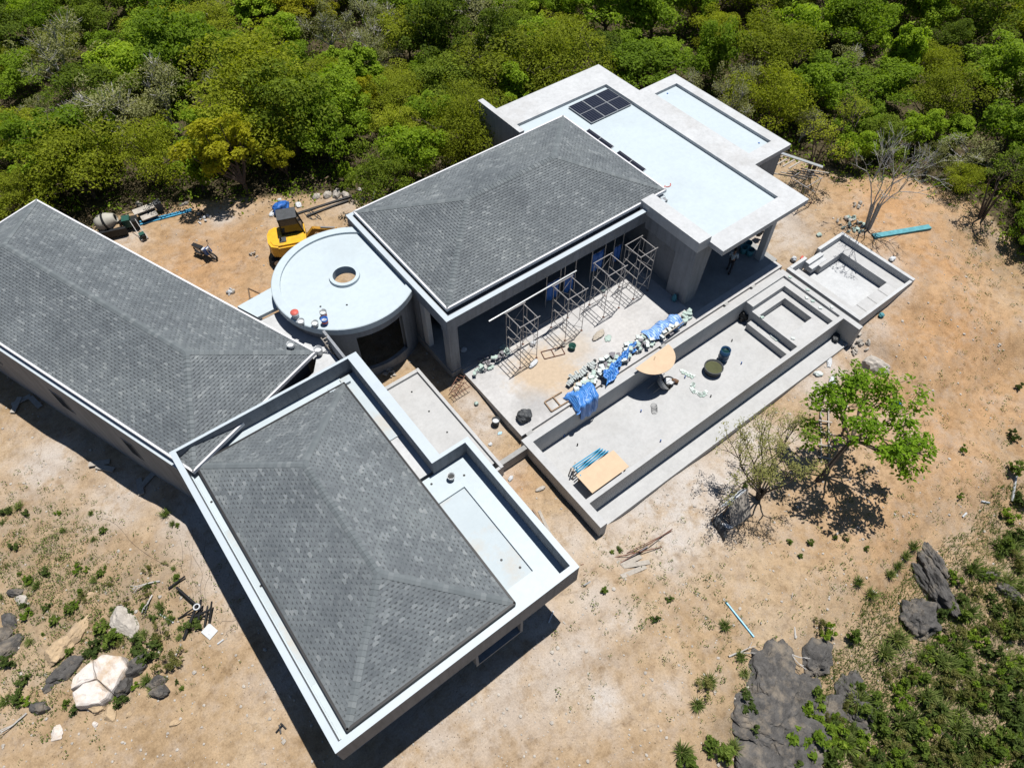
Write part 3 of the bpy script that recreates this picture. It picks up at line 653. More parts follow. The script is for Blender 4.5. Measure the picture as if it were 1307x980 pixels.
def trunk_mesh(seed, lobes, r0, m, name='trunk', twigs=0):
    rr = random.Random(seed+99); mb = MB(); n = min(len(lobes), 9)
    fork = Vector((rr.uniform(-.15,.15), rr.uniform(-.15,.15), rr.uniform(.5,1.0)))
    mb.tube((0,0,-.3), fork, r0, r0*.8, 7)
    for c, r, h in rr.sample(lobes, n):
        mid = fork.lerp(c, .5) + Vector((rr.uniform(-.25,.25), rr.uniform(-.25,.25), .1))
        mb.tube(fork, mid, r0*.55, r0*.36, 5, False); mb.tube(mid, c, r0*.36, r0*.14, 5, False)
        for k in range(twigs):
            e = c + rdir(rr)*r*1.15; e.z = abs(e.z-c.z)*.8 + c.z
            mb.tube(c.lerp(mid, rr.random()*.5), e, .022, .007, 3, False)
    return mb.mesh(name, m)
KINDS_ = [  # material index, trunk material, R, H, leaf size, leaves, lobes, twigs, label
    (0, BARK, (2.3,3.2), (2.2,3.4), .14, 8600, 46, 2, 'olive green small leaved'),
    (1, BARK, (2.2,3.2), (2.3,3.6), .18, 6800, 42, 1, 'mid green leafy'),
    (2, BARK, (1.8,2.6), (2.0,3.3), .20, 5000, 32, 1, 'bright green leafy'),
    (3, BARK, (2.1,2.9), (2.4,3.9), .16, 7200, 40, 1, 'dark green bushy'),
    (4, BARK, (1.5,2.3), (1.9,3.0), .17, 4600, 26, 1, 'yellow green'),
    (5, PBARK, (1.8,2.6), (2.2,3.3), .12, 3400, 28, 14, 'grey twiggy half bare'),
]
def tree_label(k, s, x, y, e):
    size = 'low' if s < .92 else ('tall' if s > 1.15 else 'middling')
    if y > x + 22: where = 'beyond the sandy back yard'
    elif y > x + 2: where = 'behind the shingled hall'
    elif y > x - 18: where = 'behind the flat roofed wing'
    else: where = 'beyond the bare grey tree'
    depth = 'at the wood edge' if e < 3.5 else ('inside the wood' if e < 12 else 'deep in the wood')
    return f'{size} {KINDS_[k][8]} tree {depth} {where}'
PROTO = []
for k, (mi, tm, rr_, hh_, ls, nlf, nl, tw, lab) in enumerate(KINDS_):
    for q in range(3):
        rr = random.Random(100*k+q); Rc, Hc = rr.uniform(*rr_), rr.uniform(*hh_)
        cm, lobes = crown_mesh(1000+k*10+q, Rc, Hc, rr.uniform(.7,1.5), nl, nlf, ls, LEAF[mi])
        PROTO.append((k, cm, trunk_mesh(k*10+q, lobes, .10, tm, twigs=tw)))
def put_tree(pr, loc, s, rz, label, group, name='tree'):
    k, cm, tm = pr
    o = thing(name, label, 'tree', loc, group); o.rotation_euler = (0,0,rz); o.scale = (s*rnd.uniform(.85,1.25), s*rnd.uniform(.85,1.2), s*rnd.uniform(.75,1.3)); o.rotation_euler = (rnd.uniform(-.12,.12), rnd.uniform(-.12,.12), rz)
    child(cm, 'crown', o); child(tm, 'trunk', o); return o
pts = []
fr = random.Random(21)
cands = [(fr.uniform(-32,100), fr.uniform(-2,98)) for _ in range(26000)]
for x, y in cands:
    if inside(x, y): continue
    px, py = proj((x, y, 2.5))
    if not (-150 < px < 1457 and -120 < py < 700): continue
    if 22.9 < x < 37 and 14.5 < y < 35 : continue
    if math.hypot(x-.6, y-42.6) < 4.0 or math.hypot(x-3.2, y-42.4) < 3.2 or math.hypot(x+3.5, y-42.5) < 3.6: continue
    dcam = math.hypot(x, y); sp = 2.5 if dcam < 55 else 3.1
    if dcam > 92: continue
    if all((x-a)**2 + (y-b)**2 > sp*sp for a, b in pts): pts.append((x, y))
pts.sort(key=lambda q: q[0]**2 + q[1]**2)
WT = [.30,.25,.12,.17,.06,.10]
far_rest = []
for i, (x, y) in enumerate(pts):
    g = noise.noise((x*.09, y*.09, 2)); k = fr.choices(range(6), [WT[0]*(1+g), WT[1], WT[2]*(1-g*.5), WT[3]*(1+.6*g), WT[4], WT[5]*(1-g)])[0]
    pr = PROTO[k*3 + fr.randrange(3)]; s = fr.choice((.75,.9,1.0,1.1,1.3))*fr.uniform(.9,1.1); e = edge_dist(x, y)
    if e < 2.2: s *= fr.uniform(.75, 1.0)
    if x > 38 and e < 5: s *= .85
    if i < 296: put_tree(pr, (x, y, hz(x, y)-.05), s, fr.uniform(0, 6.28), tree_label(k, s, x, y, e), 'trees of the wood behind the villa')
    else: far_rest.append((x, y, s, pr))
print('forest trees', len(pts))
if far_rest:
    bmv = MB(); bm_groups = {}
    for x, y, s, pr in far_rest: bm_groups.setdefault(pr[0], []).append((x, y, s, pr))
    me = bpy.data.meshes.new('far_wood'); vs = []; fs = []; mi = []
    for k, lst in bm_groups.items():
        for x, y, s, pr in lst:
            a = fr.uniform(0, 6.28); ca, sa = math.cos(a)*s, math.sin(a)*s; z0 = hz(x, y)-.05; o = len(vs)
            cm = pr[1]; vs += [(x+v.co.x*ca-v.co.y*sa, y+v.co.x*sa+v.co.y*ca, z0+v.co.z*s) for v in cm.vertices]
            pf = [tuple(i+o for i in p.vertices) for p in cm.polygons]; fs += pf; mi += [k]*len(pf)
    me.from_pydata(vs, [], fs)
    for k in range(6): me.materials.append(LEAF[k])
    me.polygons.foreach_set('material_index', mi)
    o = bpy.data.objects.new('far_wood', me); COL.objects.link(o); o['kind'] = 'stuff'; tag(o, 'far canopy of the green wood beyond the nearer trees', 'wood')
def scatter_stuff(name, label, cat, m, items):
    mb = MB()
    for fn in items: fn(mb)
    o = mb.build(name, m); o['kind'] = 'stuff'; tag(o, label, cat); return o
# undergrowth on the forest floor
ur = random.Random(5); ug = MB(); ug2 = MB(); cnt = 0
while cnt < 9500:
    x, y = ur.uniform(-18,78), ur.uniform(2,84)
    ins = inside(x, y); e = edge_dist(x, y)
    if ins and (e > 1.6 or ur.random() < e/1.6): continue
    if e > 46 or (22.9 < x < 37 and 14.5 < y < 35): continue
    px, py = proj((x, y, 0))
    if not (-80 < px < 1387 and -80 < py < 600): continue
    z = hz(x, y); r = ur.uniform(.25,.7); h = ur.uniform(.15,.9); tgt = ug if ur.random() < .72 else ug2
    for _ in range(9):
        d = rdir(ur); s = ur.uniform(.12,.30)
        leaf(tgt, Vector((x+d.x*r, y+d.y*r, z+abs(d.z)*h+.03)), (d+Vector((0,0,.6))).normalized(), s, s*.5, ur)
    cnt += 1
for mbx, nm, lb, mm in ((ug, 'undergrowth', 'low green undergrowth between the tree trunks of the wood', LEAF[1]), (ug2, 'dry_brush', 'brown dry brush and leaf litter under the wood', DRYM)):
    o = mbx.build(nm, mm); o['kind'] = 'stuff'; tag(o, lb, 'undergrowth')

def grow(rr, mb, p, d, L, r, lev, maxlev, tips, spread=.6, up=.15, split=(2,3), shrink=.72, wig=.16, n=5):
    q = p; dd = d.copy(); segs = 3
    for i in range(segs):
        dd = (dd + rdir(rr)*wig + Vector((0,0,up*.3))).normalized(); nq = q + dd*(L/segs)
        ra = r*(1-.28*i/segs); rb = r*(1-.28*(i+1)/segs); mb.tube(q, nq, ra, rb, n if lev < 2 else 4, False); q = nq
    if lev >= maxlev: tips.append((q, dd)); return
    k = rr.randint(*split)
    for i in range(k):
        nd = (dd + rdir(rr)*spread + Vector((0,0,up))).normalized()
        grow(rr, mb, q, nd, L*shrink*rr.uniform(.8,1.2), r*.66, lev+1, maxlev, tips, spread, up, split, shrink, wig, n)
    if lev >= 1: tips.append((q, dd))
# broad-leaved green tree by the pool
def leaf_cluster(mb, c, n, ls, rr, sp=.3):
    for _ in range(n):
        d = (rdir(rr) + Vector((0,0,.35))).normalized(); s = ls*rr.uniform(.65,1.25)
        leaf(mb, c + d*sp*rr.uniform(.3,1), (d*.3 + Vector((0,0,.9)) + rdir(rr)*.6).normalized(), s, s*.46, rr)
rr = random.Random(11); B = gp(1043,614); T = at(1146,490,3.9)
gt = thing('tree', 'leafy bright green tree leaning over the sand beyond the pool overflow trough', 'tree', B, 'trees on the cleared site')
mb = MB(); tips = []; d0 = (T-B).normalized(); fork = B + d0*((T-B).length*.45)
mb.tube(B-Vector((0,0,.3)), B+d0*.6, .17, .14, 8, False); mb.tube(B+d0*.6, fork, .14, .11, 8, False)
for i in range(10):
    a = i*.63+rr.random()*.4; nd = (d0*.35 + Vector((math.cos(a)*.85, math.sin(a)*.85, .45))).normalized()
    grow(rr, mb, fork, nd, 1.25, .06, 0, 3, tips, .75, .12, (2,3), .76)
mb.build('trunk', BARK, gt)
lf = MB()
for c, d in tips: leaf_cluster(lf, c, 17, .25, rr, .42)
lf.build('crown', LEAFB, gt)
# sparse olive tree
rr = random.Random(17); B = gp(968,636)
st_ = thing('tree', 'sparse olive tree with thin twigs between the pool trough and the slatted lean-to', 'tree', B, 'trees on the cleared site')
mb = MB(); tips = []
for i in range(9):
    a = 2.2 + i*.72; nd = (Vector((math.cos(a)*.5-.05, math.sin(a)*.5+.22, .95))).normalized()
    mb.tube(B-Vector((0,0,.3)), B+Vector((nd.x*.35, nd.y*.35, .7)), .11, .08, 6, False)
    grow(rr, mb, B+Vector((nd.x*.35, nd.y*.35, .68)), nd, 1.5, .05, 0, 4, tips, .55, .14, (2,3), .70)
mb.build('trunk', mat('dark_bark', (.09,.075,.06), .9, .3, 5, .4), st_)
lf = MB()
for c, d in tips: leaf_cluster(lf, c, 9, .10, rr, .30)
lf.build('crown', LEAFS, st_)
# bare grey tree
rr = random.Random(29); B = gp(1108,291)
dt = thing('tree', 'bare grey multi-stemmed tree leaning over the corner of the sunken seating pit', 'tree', B, 'trees on the cleared site')
mb = MB(); tips = []
TD = (at(1134,205,4.4)-B).normalized()
for i in range(6):
    a = i*1.05; nd = (TD + Vector((math.cos(a)*.17+.05, math.sin(a)*.17, .1))).normalized()
    mb.tube(B+Vector((math.cos(a)*.12, math.sin(a)*.12, -.3)), B+nd*1.7, .075, .06, 6, False)
    grow(rr, mb, B+nd*1.68, (nd+Vector((math.cos(a)*.3+.08, math.sin(a)*.3, .2))).normalized(), 1.35, .042, 0, 4, tips, .62, .12, (2,3), .76, .2)
mb.build('trunk', PBARK, dt)
lf = MB()
for c, d in tips:
    if rr.random() < .3: leaf_cluster(lf, c, 3, .12, rr, .15)
lf.build('crown', LEAF[5], dt)
# dark leaning trees at the edge of the clearing on the right
for (bx, by, tx, ty, zt, lab) in ((1032,225,1062,150,4.2,'dark multi-stemmed tree at the wood edge beside the scaffold frame'),(1253,278,1288,195,4.2,'leaning dark tree at the wood edge by the far end of the clearing'),(1066,205,1100,120,4.0,'slim leaning tree just behind the flat roof at the wood edge')):
    B = gp(bx,by); rr = random.Random(bx); tr_ = thing('tree', lab, 'tree', B, 'trees on the cleared site'); mb = MB(); tips = []
    TD = (at(tx,ty,zt)-B).normalized()
    for i in range(4):
        a = i*1.57; nd = (TD + Vector((math.cos(a)*.22, math.sin(a)*.22, 0))).normalized()
        mb.tube(B+Vector((math.cos(a)*.1, math.sin(a)*.1, -.3)), B+nd*1.4, .08, .06, 6, False)
        grow(rr, mb, B+nd*1.38, nd, 1.1, .05, 0, 3, tips, .6, .1, (2,3), .74, .2)
    mb.build('trunk', BARK, tr_); lf = MB()
    for c, d in tips: leaf_cluster(lf, c, 10, .15, rr, .35)
    lf.build('crown', LEAF[0 if bx < 1100 else 3], tr_)

# shrubs, each its own thing
SHM = [leaf_mat('shrub_mid', [(0, (.045,.075,.012)), (.5, (.085,.13,.02)), (1, (.16,.21,.04))], .3), leaf_mat('shrub_dark', [(0, (.03,.05,.012)), (.5, (.06,.09,.02)), (1, (.11,.15,.035))], .3),
    leaf_mat('shrub_bright', [(0, (.07,.12,.012)), (.5, (.13,.205,.02)), (1, (.24,.31,.04))], .35), leaf_mat('shrub_olive', [(0, (.07,.075,.02)), (.5, (.125,.13,.035)), (1, (.21,.20,.07))], .3)]
SH = []
for k, (mi, Rc, Hc, n, ls, asp) in enumerate(((0,.52,.6,300,.17,.42),(1,.55,.62,320,.16,.45),(2,.48,.55,260,.19,.42),(3,.55,.5,360,.13,.3))):
    SH.append(crown_mesh(500+k, Rc, Hc, 0, 12, n, ls, SHM[mi], asp, .5, 'leaves')[0])
def tuft_mesh(seed, n, h, r):
    rr = random.Random(seed); mb = MB()
    for i in range(n):
        a = rr.uniform(0,6.28); o = Vector((math.cos(a), math.sin(a), 0)); b = o*rr.uniform(0,r*.35); tip = b + o*rr.uniform(.3,1)*r + Vector((0,0,h*rr.uniform(.5,1))); s = Vector((-o.y, o.x, 0))*.016
        m_ = b.lerp(tip, .55) + Vector((0,0,h*.18)); mb.add([b-s, b+s, m_+s*.8, tip, m_-s*.8], [(0,1,2,4),(4,2,3)])
    return mb.mesh('blades', GRASSM)
TUFT = [tuft_mesh(60+k, 90, .38, .42) for k in range(3)]
def stems_mesh(seed, h, r, m):
    rr = random.Random(seed); mb = MB()
    for i in range(6): mb.tube((0,0,-.1), (rr.uniform(-r,r), rr.uniform(-r,r), h*rr.uniform(.5,.9)), .018, .007, 4, False)
    return mb.mesh('stems', m)
STEM = stems_mesh(3, .5, .3, BARK)
def shrub(px, py, kind, s, label, group):
    p = gp(px, py); o = thing('shrub' if kind < 4 else 'grass_tuft', label, 'shrub' if kind < 4 else 'grass', p, group); o.rotation_euler = (0,0,rnd.uniform(0,6.28)); o.scale = (s,s,s*(1.35 if px > 1030 else 1.0))
    if kind < 4: child(SH[kind], 'leaves', o); child(STEM, 'stems', o)
    else: child(TUFT[kind-4], 'blades', o)
    return o
SK = ['mid green','dark green','bright green','olive']
def sl_(k, s, where): return f"{'tiny' if s < .5 else 'small' if s < .75 else 'middling' if s < 1.05 else 'large'} {SK[k]} shrub {where}"
GBL = 'shrubs among the pale boulders'
for px, py, k, s in ((120,830,1,1.0),(150,815,0,1.1),(175,825,1,.9),(185,838,1,1.1),(130,805,0,.9),(205,810,3,.9),(215,850,3,1.0),(90,780,0,.7),(70,795,0,.6),(35,785,2,.6),(60,775,1,.5),(165,780,1,.5),(30,870,1,.7),(25,890,1,.8),(35,895,2,.5),(10,845,1,.8),
    (100,905,1,.6),(158,895,1,.7),(40,740,0,.5),(60,730,1,.6),(20,700,1,.6),(35,655,1,.5),(10,655,1,.6),(110,760,3,.6),(200,820,1,.8),(228,840,3,.8),(160,770,3,.5),(75,655,2,.35)):
    shrub(px, py, k, s, sl_(k, s, 'among the boulders left of the parapeted wing' if px > 80 else 'on the stony ground farthest from the parapeted wing'), GBL)
GBR = 'shrubs on the rocky bank'
br = random.Random(77)
for px, py, k, s in ((1040,920,2,1.5),(1025,950,2,1.6),(1060,945,2,1.3),(1035,890,0,1.1),(950,900,1,1.1),(960,925,1,.9),(905,950,0,1.0),(925,965,0,1.2),(900,880,3,.9),(1055,810,2,.9),(1085,815,0,.9),(1045,800,3,.7),(1210,770,1,1.3),(1190,790,1,1.1),(1225,790,0,1.0),(1215,740,2,.8),(1240,760,3,1.0),
    (1290,600,0,1.0),(1300,640,1,1.1),(1285,660,2,.9),(1300,690,1,1.2),(1280,700,0,1.0),(1295,720,3,1.1),(1255,735,2,.7),(1290,560,1,.8),(1225,850,0,1.0),(1260,830,1,1.1),(1290,850,2,1.0),(1200,880,3,1.0),(1240,890,2,1.1),(1280,890,1,1.2),(1300,930,1,1.3),(1150,900,2,.9),(1120,920,0,.9),(1100,950,2,1.0),
    (1140,950,3,1.1),(1180,930,2,.9),(1210,950,1,1.1),(1250,950,0,1.2),(1080,900,3,.8),(1095,880,0,.8),(1130,860,3,.7),(1165,860,2,.8),(1015,970,1,1.0),(1060,965,0,1.1),(1270,780,1,.9),(1300,780,0,1.1),(1170,960,0,1.0),(1115,975,1,1.0),(880,975,0,1.0),(1300,975,1,1.2)):
    shrub(px, py, k, s, sl_(k, s, 'by the tall dark outcrop' if 1165 < px < 1245 and py < 800 else 'beside the broad dark rock slab' if px < 1070 else 'along the edge of the cleared sand' if py < 740 else 'on the grassy bank below the dark rocks'), GBR)
for px, py, k, s in ((1008,693,0,.4),(1032,693,0,.45),(1066,687,0,.3),(1105,700,0,.35),(1080,690,1,.3),(1228,575,2,.5),(1170,575,2,.45),(1225,635,2,.4),(1298,495,1,.55),(950,620,1,.45),(790,703,1,.4),(780,705,0,.3),(835,790,1,.5),(853,765,1,.45),(770,755,0,.45),(1020,710,0,.35)):
    shrub(px, py, k, s, 'small solitary green weed on the open sand', 'weeds on the open sand')
for i in range(95):
    while True:
        px, py = br.uniform(1050,1307), br.uniform(600,985)
        if (px-1050)*.8 + (py-600) > 335 and not (1150 < px < 1215 and 690 < py < 815): break
    k = br.choice((0,1,1,3,3,2)); s_ = br.uniform(.5,1.2); shrub(px, py, k, s_, sl_(k, s_, 'in the tangle of scrub on the lower bank' if py > 800 else 'in the scrub along the sand edge'), GBR)
for i in range(46):
    px, py = br.uniform(0,235), br.uniform(640,905); k = br.randrange(4); s_ = br.uniform(.2,.55); shrub(px, py, k, s_, sl_(k, s_, 'scattered between stones left of the parapeted wing'), GBL)
GTU = 'grass tufts on the rocky bank'
for i in range(70):
    while True:
        px, py = br.uniform(1060,1307), br.uniform(560,980)
        if (px-1060)*.9 + (py-560)*1.0 > 330 and not (1160 < px < 1215 and 700 < py < 830): break
    shrub(px, py, 4+i % 3, br.uniform(.7,1.5), 'tuft of long grass on the rocky bank', GTU)
for px, py in ((945,840),(950,860),(925,800),(905,870),(890,900),(935,955),(1155,712),(1145,725),(1165,700),(1135,735),(870,960),(1110,760),(1095,745)): shrub(px, py, 4, br.uniform(.6,1.1), 'tuft of grass at the crumbling edge of the sand', 'grass tufts on the sand edge')
for i in range(26):
    px, py = br.uniform(0,235), br.uniform(640,900); shrub(px, py, 4+i % 3, br.uniform(.35,.8), 'small grass tuft between the scattered boulders', 'grass tufts among boulders')
# loose weeds, too small and many to count
wm = MB(); wr = random.Random(8)
WZ = [(60,730,90,70,520),(130,790,110,80,700),(40,880,60,60,220),(60,680,80,50,200),(1200,880,120,110,500),(1270,640,60,120,200),(1150,600,120,90,120),(1120,700,140,70,120),(950,880,60,80,120),(820,720,90,60,90),(860,800,70,80,80),(1230,450,80,120,110),(1160,230,120,40,120),(1260,320,50,60,160),(1010,240,40,30,80),(640,760,30,40,20),(250,750,50,60,40),(900,780,60,60,50),(1080,760,80,50,80),(720,780,60,80,40),(40,620,60,40,40)]
for cx, cy, sx, sy, n in WZ:
    for _ in range(n):
        px, py = wr.gauss(cx, sx*.6), wr.gauss(cy, sy*.6)
        p = gp(px, py)
        if -2.3 < p.x < 37.2 and 8.7 < p.y < 30: continue
        if -2.3 < p.x < 8.6 and 6.6 < p.y: continue
        s = wr.uniform(.05,.13)
        for _ in range(wr.randint(4,12)):
            d = rdir(wr); leaf(wm, p + Vector((d.x*s*1.6, d.y*s*1.6, abs(d.z)*s*1.2+.015)), (d+Vector((0,0,.5))).normalized(), s*wr.uniform(.6,1.2), s*.4, wr)
for _ in range(16000):
    px, py = wr.uniform(1040,1307), wr.uniform(620,985)
    if (px-1040)*.9 + (py-640) < 200 + 60*noise.noise((px*.02, py*.02, 1)): continue
    p = gp(px, py); a = wr.uniform(0,6.28); o_ = Vector((math.cos(a), math.sin(a), 0)); h = wr.uniform(.12,.36); s_ = Vector((-o_.y,o_.x,0))*.018; tp = p + o_*h*.7 + Vector((0,0,h))
    wm.add([p-s_, p+s_, tp], [(0,1,2)])
o = wm.build('weeds', GRASSM); o['kind'] = 'stuff'; tag(o, 'scattered low weeds sprouting over the sandy site', 'weeds')
# pebbles and clods
pm = MB(); ico = bmesh.new(); bmesh.ops.create_icosphere(ico, subdivisions=1, radius=1); IV = [v.co.copy() for v in ico.verts]; IF = [tuple(v.index for v in f.verts) for f in ico.faces]; ico.free()
for _ in range(2600):
    px, py = wr.uniform(0,1307), wr.uniform(260,980); p = gp(px, py)
    if (-2.3 < p.x < 8.6 and 6.6 < p.y < 29) or (11.5 < p.x < 37.2 and 8.8 < p.y < 33) or not inside(p.x, p.y): continue
    s = min(.13, .022 + abs(wr.gauss(0,.028))); q = Matrix.Rotation(wr.uniform(0,6), 3, 'Z')
    pm.add([p + q @ Vector((v.x*s*wr.uniform(.7,1.4), v.y*s*wr.uniform(.7,1.2), v.z*s*.6+s*.25)) for v in IV], IF)
o = pm.build('pebbles', ROCKP); o['kind'] = 'stuff'; tag(o, 'pale pebbles and clods strewn over the sandy site', 'pebbles')

# ------------------------------------------------------------------ solar panels
def solar_mat():
    m, t, b = _nodes('solar_cells')
    uv = t.nodes.new('ShaderNodeTexCoord').outputs['Object']; sx = t.nodes.new('ShaderNodeSeparateXYZ'); t.links.new(uv, sx.inputs[0])
    gx = _math(t, 'LESS_THAN', _math(t, 'FRACT', _math(t, 'MULTIPLY', sx.outputs[0], 5.4)), .09)
    gy = _math(t, 'LESS_THAN', _math(t, 'FRACT', _math(t, 'MULTIPLY', sx.outputs[1], 10.8)), .06)
    c = _mix(t, _math(t, 'MULTIPLY', _math(t, 'MAXIMUM', gx, _math(t, 'MULTIPLY', gy, .5)), .6), (.008,.009,.016), (.13,.14,.17))
    t.links.new(c, b.inputs['Base Color']); b.inputs['Roughness'].default_value = .18
    return m
SOLM = solar_mat()
def solar(cx, cy, cz, w_, l_, tilt, label, group, half=True):
    o = thing('solar_panel', label, 'solar panel', (cx, cy, cz), group)
    fr_ = MB(); fr_.box(-w_/2,w_/2,-l_/2,l_/2,.0,.045); fr_.build('frame', SILVER).parent = o
    for y0, y1 in ((-l_/2+.03,-.02),(.02,l_/2-.03)):
        MB().box(-w_/2+.03,w_/2-.03,y0,y1,.045,.05).build('cell_field', SOLM).parent = o
    o.rotation_euler = (tilt[0], tilt[1], 0); return o
for i in range(3): solar(28.35+i*1.14, 29.33, RZ-.12, 1.12, 2.24, (0,0), 'black solar panel lying flat beside two others near the corner of the flat roof', 'flat solar panels')
solar(26.78,26.5,RZ+.02,.62,2.26,(0,R(-14)), 'narrow black solar panel beside the hall roof edge, nearer the flat panels', 'solar panels along the hall roof')
solar(26.78,23.75,RZ+.02,.62,2.26,(0,R(-14)), 'narrow black solar panel beside the hall roof edge, nearer the pink hose', 'solar panels along the hall roof')
for i in range(2):
    mb = MB(); a0 = 3.6+i*.2; mb.path([(27.0+.25*math.cos(a0+k*.35)+i*.35, 21.3+.25*math.sin(a0+k*.35)-i*.1, RZ-.18) for k in range(7)], .025, 5)
    tag(mb.build('hose', RED), 'curl of pink red hose on the membrane by the hall roof corner', 'hose', 'pink hoses on the flat roof')

# ------------------------------------------------------------------ scaffolding
def scaffold(x0, x1, y0, y1, z0, h, label, group, lifts=2, plank=False):
    o = thing('scaffold_tower', label, 'scaffold', ((x0+x1)/2, (y0+y1)/2, z0), group)
    H = h/lifts
    for x in (x0, x1):
        for k in range(lifts):
            f = MB(); za, zb = z0+k*H, z0+(k+1)*H-.01
            for y in (y0, y1): f.tube((x,y,za), (x,y,zb), .021, n=6)
            f.tube((x,y0,zb-.03), (x,y1,zb-.03), .024, n=6); f.tube((x,y0,za+H*.42), (x,y1,za+H*.42), .02, n=6)
            for y in (y0, y1):
                yi = y + (.28 if y == y0 else -.28); f.tube((x,yi,za+H*.42), (x,yi,zb-.04), .016, n=5)
            f.build('frame', STEEL, o)
    for y in (y0, y1):
        for k in range(lifts):
            za, zb = z0+k*H+.25, z0+(k+1)*H-.25
            MB().tube((x0,y,za), (x1,y,zb), .014, n=5).build('cross_brace', STEEL, o); MB().tube((x0,y,zb), (x1,y,za), .014, n=5).build('cross_brace', STEEL, o)
    for y in (y0, y1): MB().tube((x0-.1,y,z0+h+.02), (x1+.12,y,z0+h+.02), .024, n=6).build('ledger', STEEL, o)
    for x, y in ((x0,y0),(x0,y1),(x1,y0),(x1,y1)): MB().box(x-.06,x+.06,y-.06,y+.06,z0,z0+.012).build('base_plate', RUST, o)
    return o
GS = 'scaffold towers in front of the hall'
scaffold(14.5,15.62,18.25,19.45,0,3.25,'scaffold tower nearest the stack of tile bundles at the hall column',GS)
scaffold(17.62,18.82,18.25,19.45,0,3.25,'scaffold tower carrying the far end of the long loose pipe',GS)
scaffold(20.45,21.62,18.25,19.45,0,3.25,'scaffold tower third along from the hall corner column',GS)
scaffold(22.75,23.87,18.25,19.45,0,3.25,'scaffold tower tucked in shade beside the massive pier',GS)
tag(MB().tube((13.45,19.5,3.31),(19.25,19.56,3.31),.045,n=8).build('scaffold_pipe', SILVER), 'long pale pipe laid across two scaffold towers', 'pipe')
scaffold(36.6,38.0,17.6,18.8,hz(37,18),1.9,'low scaffold frame on the soil behind the flat roofed wing','scaffold frames behind the flat roof',1)
ps = thing('timber_ledge', 'row of pale battens and a plank fixed outside the flat roof near the low scaffold', 'battens', (36.6,20.2,1.6))
for i in range(6): MB().beam((36.0,18.9+i*.42,2.6-.1*i),(37.1,18.9+i*.42,2.6-.1*i),.09,.05).build('batten', PALEW, ps)
MB().beam((36.2,21.3,2.75),(38.2,17.9,2.3),.22,.05).build('plank', SILVER, ps)
for i in range(5): MB().beam((36.3+.3*i,19.9-.25*i,1.5+.1*i),(37.9+.2*i,18.4-.2*i,1.2+.15*i),.07,.05).build('batten', PALEW, ps)
for x in (36.25,36.6): MB().tube((x,20.6,1.2),(x,20.6,3.6),.03).build('upright', RUST, ps)
# fallen frame and trestle on the terrace
fl = thing('fallen_scaffold', 'loose scaffold frame lying flat on the terrace below the towers', 'scaffold frame', (16.6,18.0,.03))
mb = MB()
for a, b_ in (((15.9,17.9),(17.0,17.5)),((16.05,18.4),(17.15,18.0)),((15.9,17.9),(16.05,18.4)),((16.45,17.72),(16.6,18.2)),((17.0,17.5),(17.15,18.0))): mb.tube((*a,.04),(*b_,.04),.022)
mb.build('pipes', RUST, fl)

# ------------------------------------------------------------------ stone tile bundles on the terrace
def tile_proto(n, mats):
    o = thing('tile_bundle', 'x', 'tile bundle', (0,0,0))
    for i in range(n):
        MB().box(-.125+.012*(i%2),.125+.012*(i%2),-.085,.085+.01*(i%3),i*.036,i*.036+.03).build('tile', mats[i % len(mats)]).parent = o
    return o
TP = [tile_proto(4,[STONEW,STONEG]), tile_proto(3,[STONEG,STONEW,STONED]), tile_proto(5,[STONEW,STONEW,STONED])]
used = [False]*3; tr_ = random.Random(31)
def tilebundle(k, loc, rz, label, group, rx=0, s=1.0):
    if not used[k]:
        o = TP[k]; used[k] = True; o.location = loc; o.rotation_euler = (rx,0,rz); o['label'] = label; o['group'] = group; o.scale = (s,)*3
        return o
    return copy_tree(TP[k], loc, rz, s, label, group, rx)
GT = 'tile bundles heaped along the pool edge'
def bundle_line(p0, p1, n, wid, layers, kinds, label, upright=False, group=GT):
    a = at(*p0, 0.0); b_ = at(*p1, 0.0); d = (b_-a)
    for i in range(n):
        t = (i+.5)/n; lay = i % layers; off = tr_.uniform(-wid,wid)
        p = a + d*t + Vector((tr_.gauss(0,.08), off, 0)); p.z = lay*.16 + .005
        k = tr_.choice(kinds)
        if upright: tilebundle(k, p+Vector((0,0,.16)), R(tr_.gauss(90,12)), label, group, R(68), 1.0)
        else: tilebundle(k, p, tr_.uniform(0,3.1), label, group, 0, tr_.uniform(.85,1.15))
bundle_line((720,493),(757,469),18,.16,1,[2],'pale stone tile bundle standing on edge by the wooden frame',True,'tile bundles standing on edge')
bundle_line((730,501),(775,474),40,.22,2,[0,2],'flat stacked pale tile bundle next to the blue striped tarp')
bundle_line((766,474),(830,433),95,.42,2,[0,1,2],'greenish white tile bundle in the long heap beside the blue tarps')
bundle_line((800,455),(824,439),16,.18,3,[1,0],'green stone tile bundle under the long blue tarp by the round board')
bundle_line((842,432),(864,419),18,.18,3,[2,1],'tile bundle at the far tarp with dark ends showing')
bundle_line((866,412),(884,402),16,.24,2,[0],'pale green tile bundle at the end of the heap by the floor shade')
GT2 = 'tile bundles by the hall column'
for i in range(30):
    p = at(606+i*1.5+tr_.gauss(0,3), 474-i*.8+tr_.gauss(0,4), 0); p.z = .005 + (.15 if i % 4 == 0 else 0)
    tilebundle(tr_.choice([0,1]), p, tr_.uniform(0,3), 'small greenish tile bundle stacked on the terrace near the hall corner column', GT2, 0, .95)
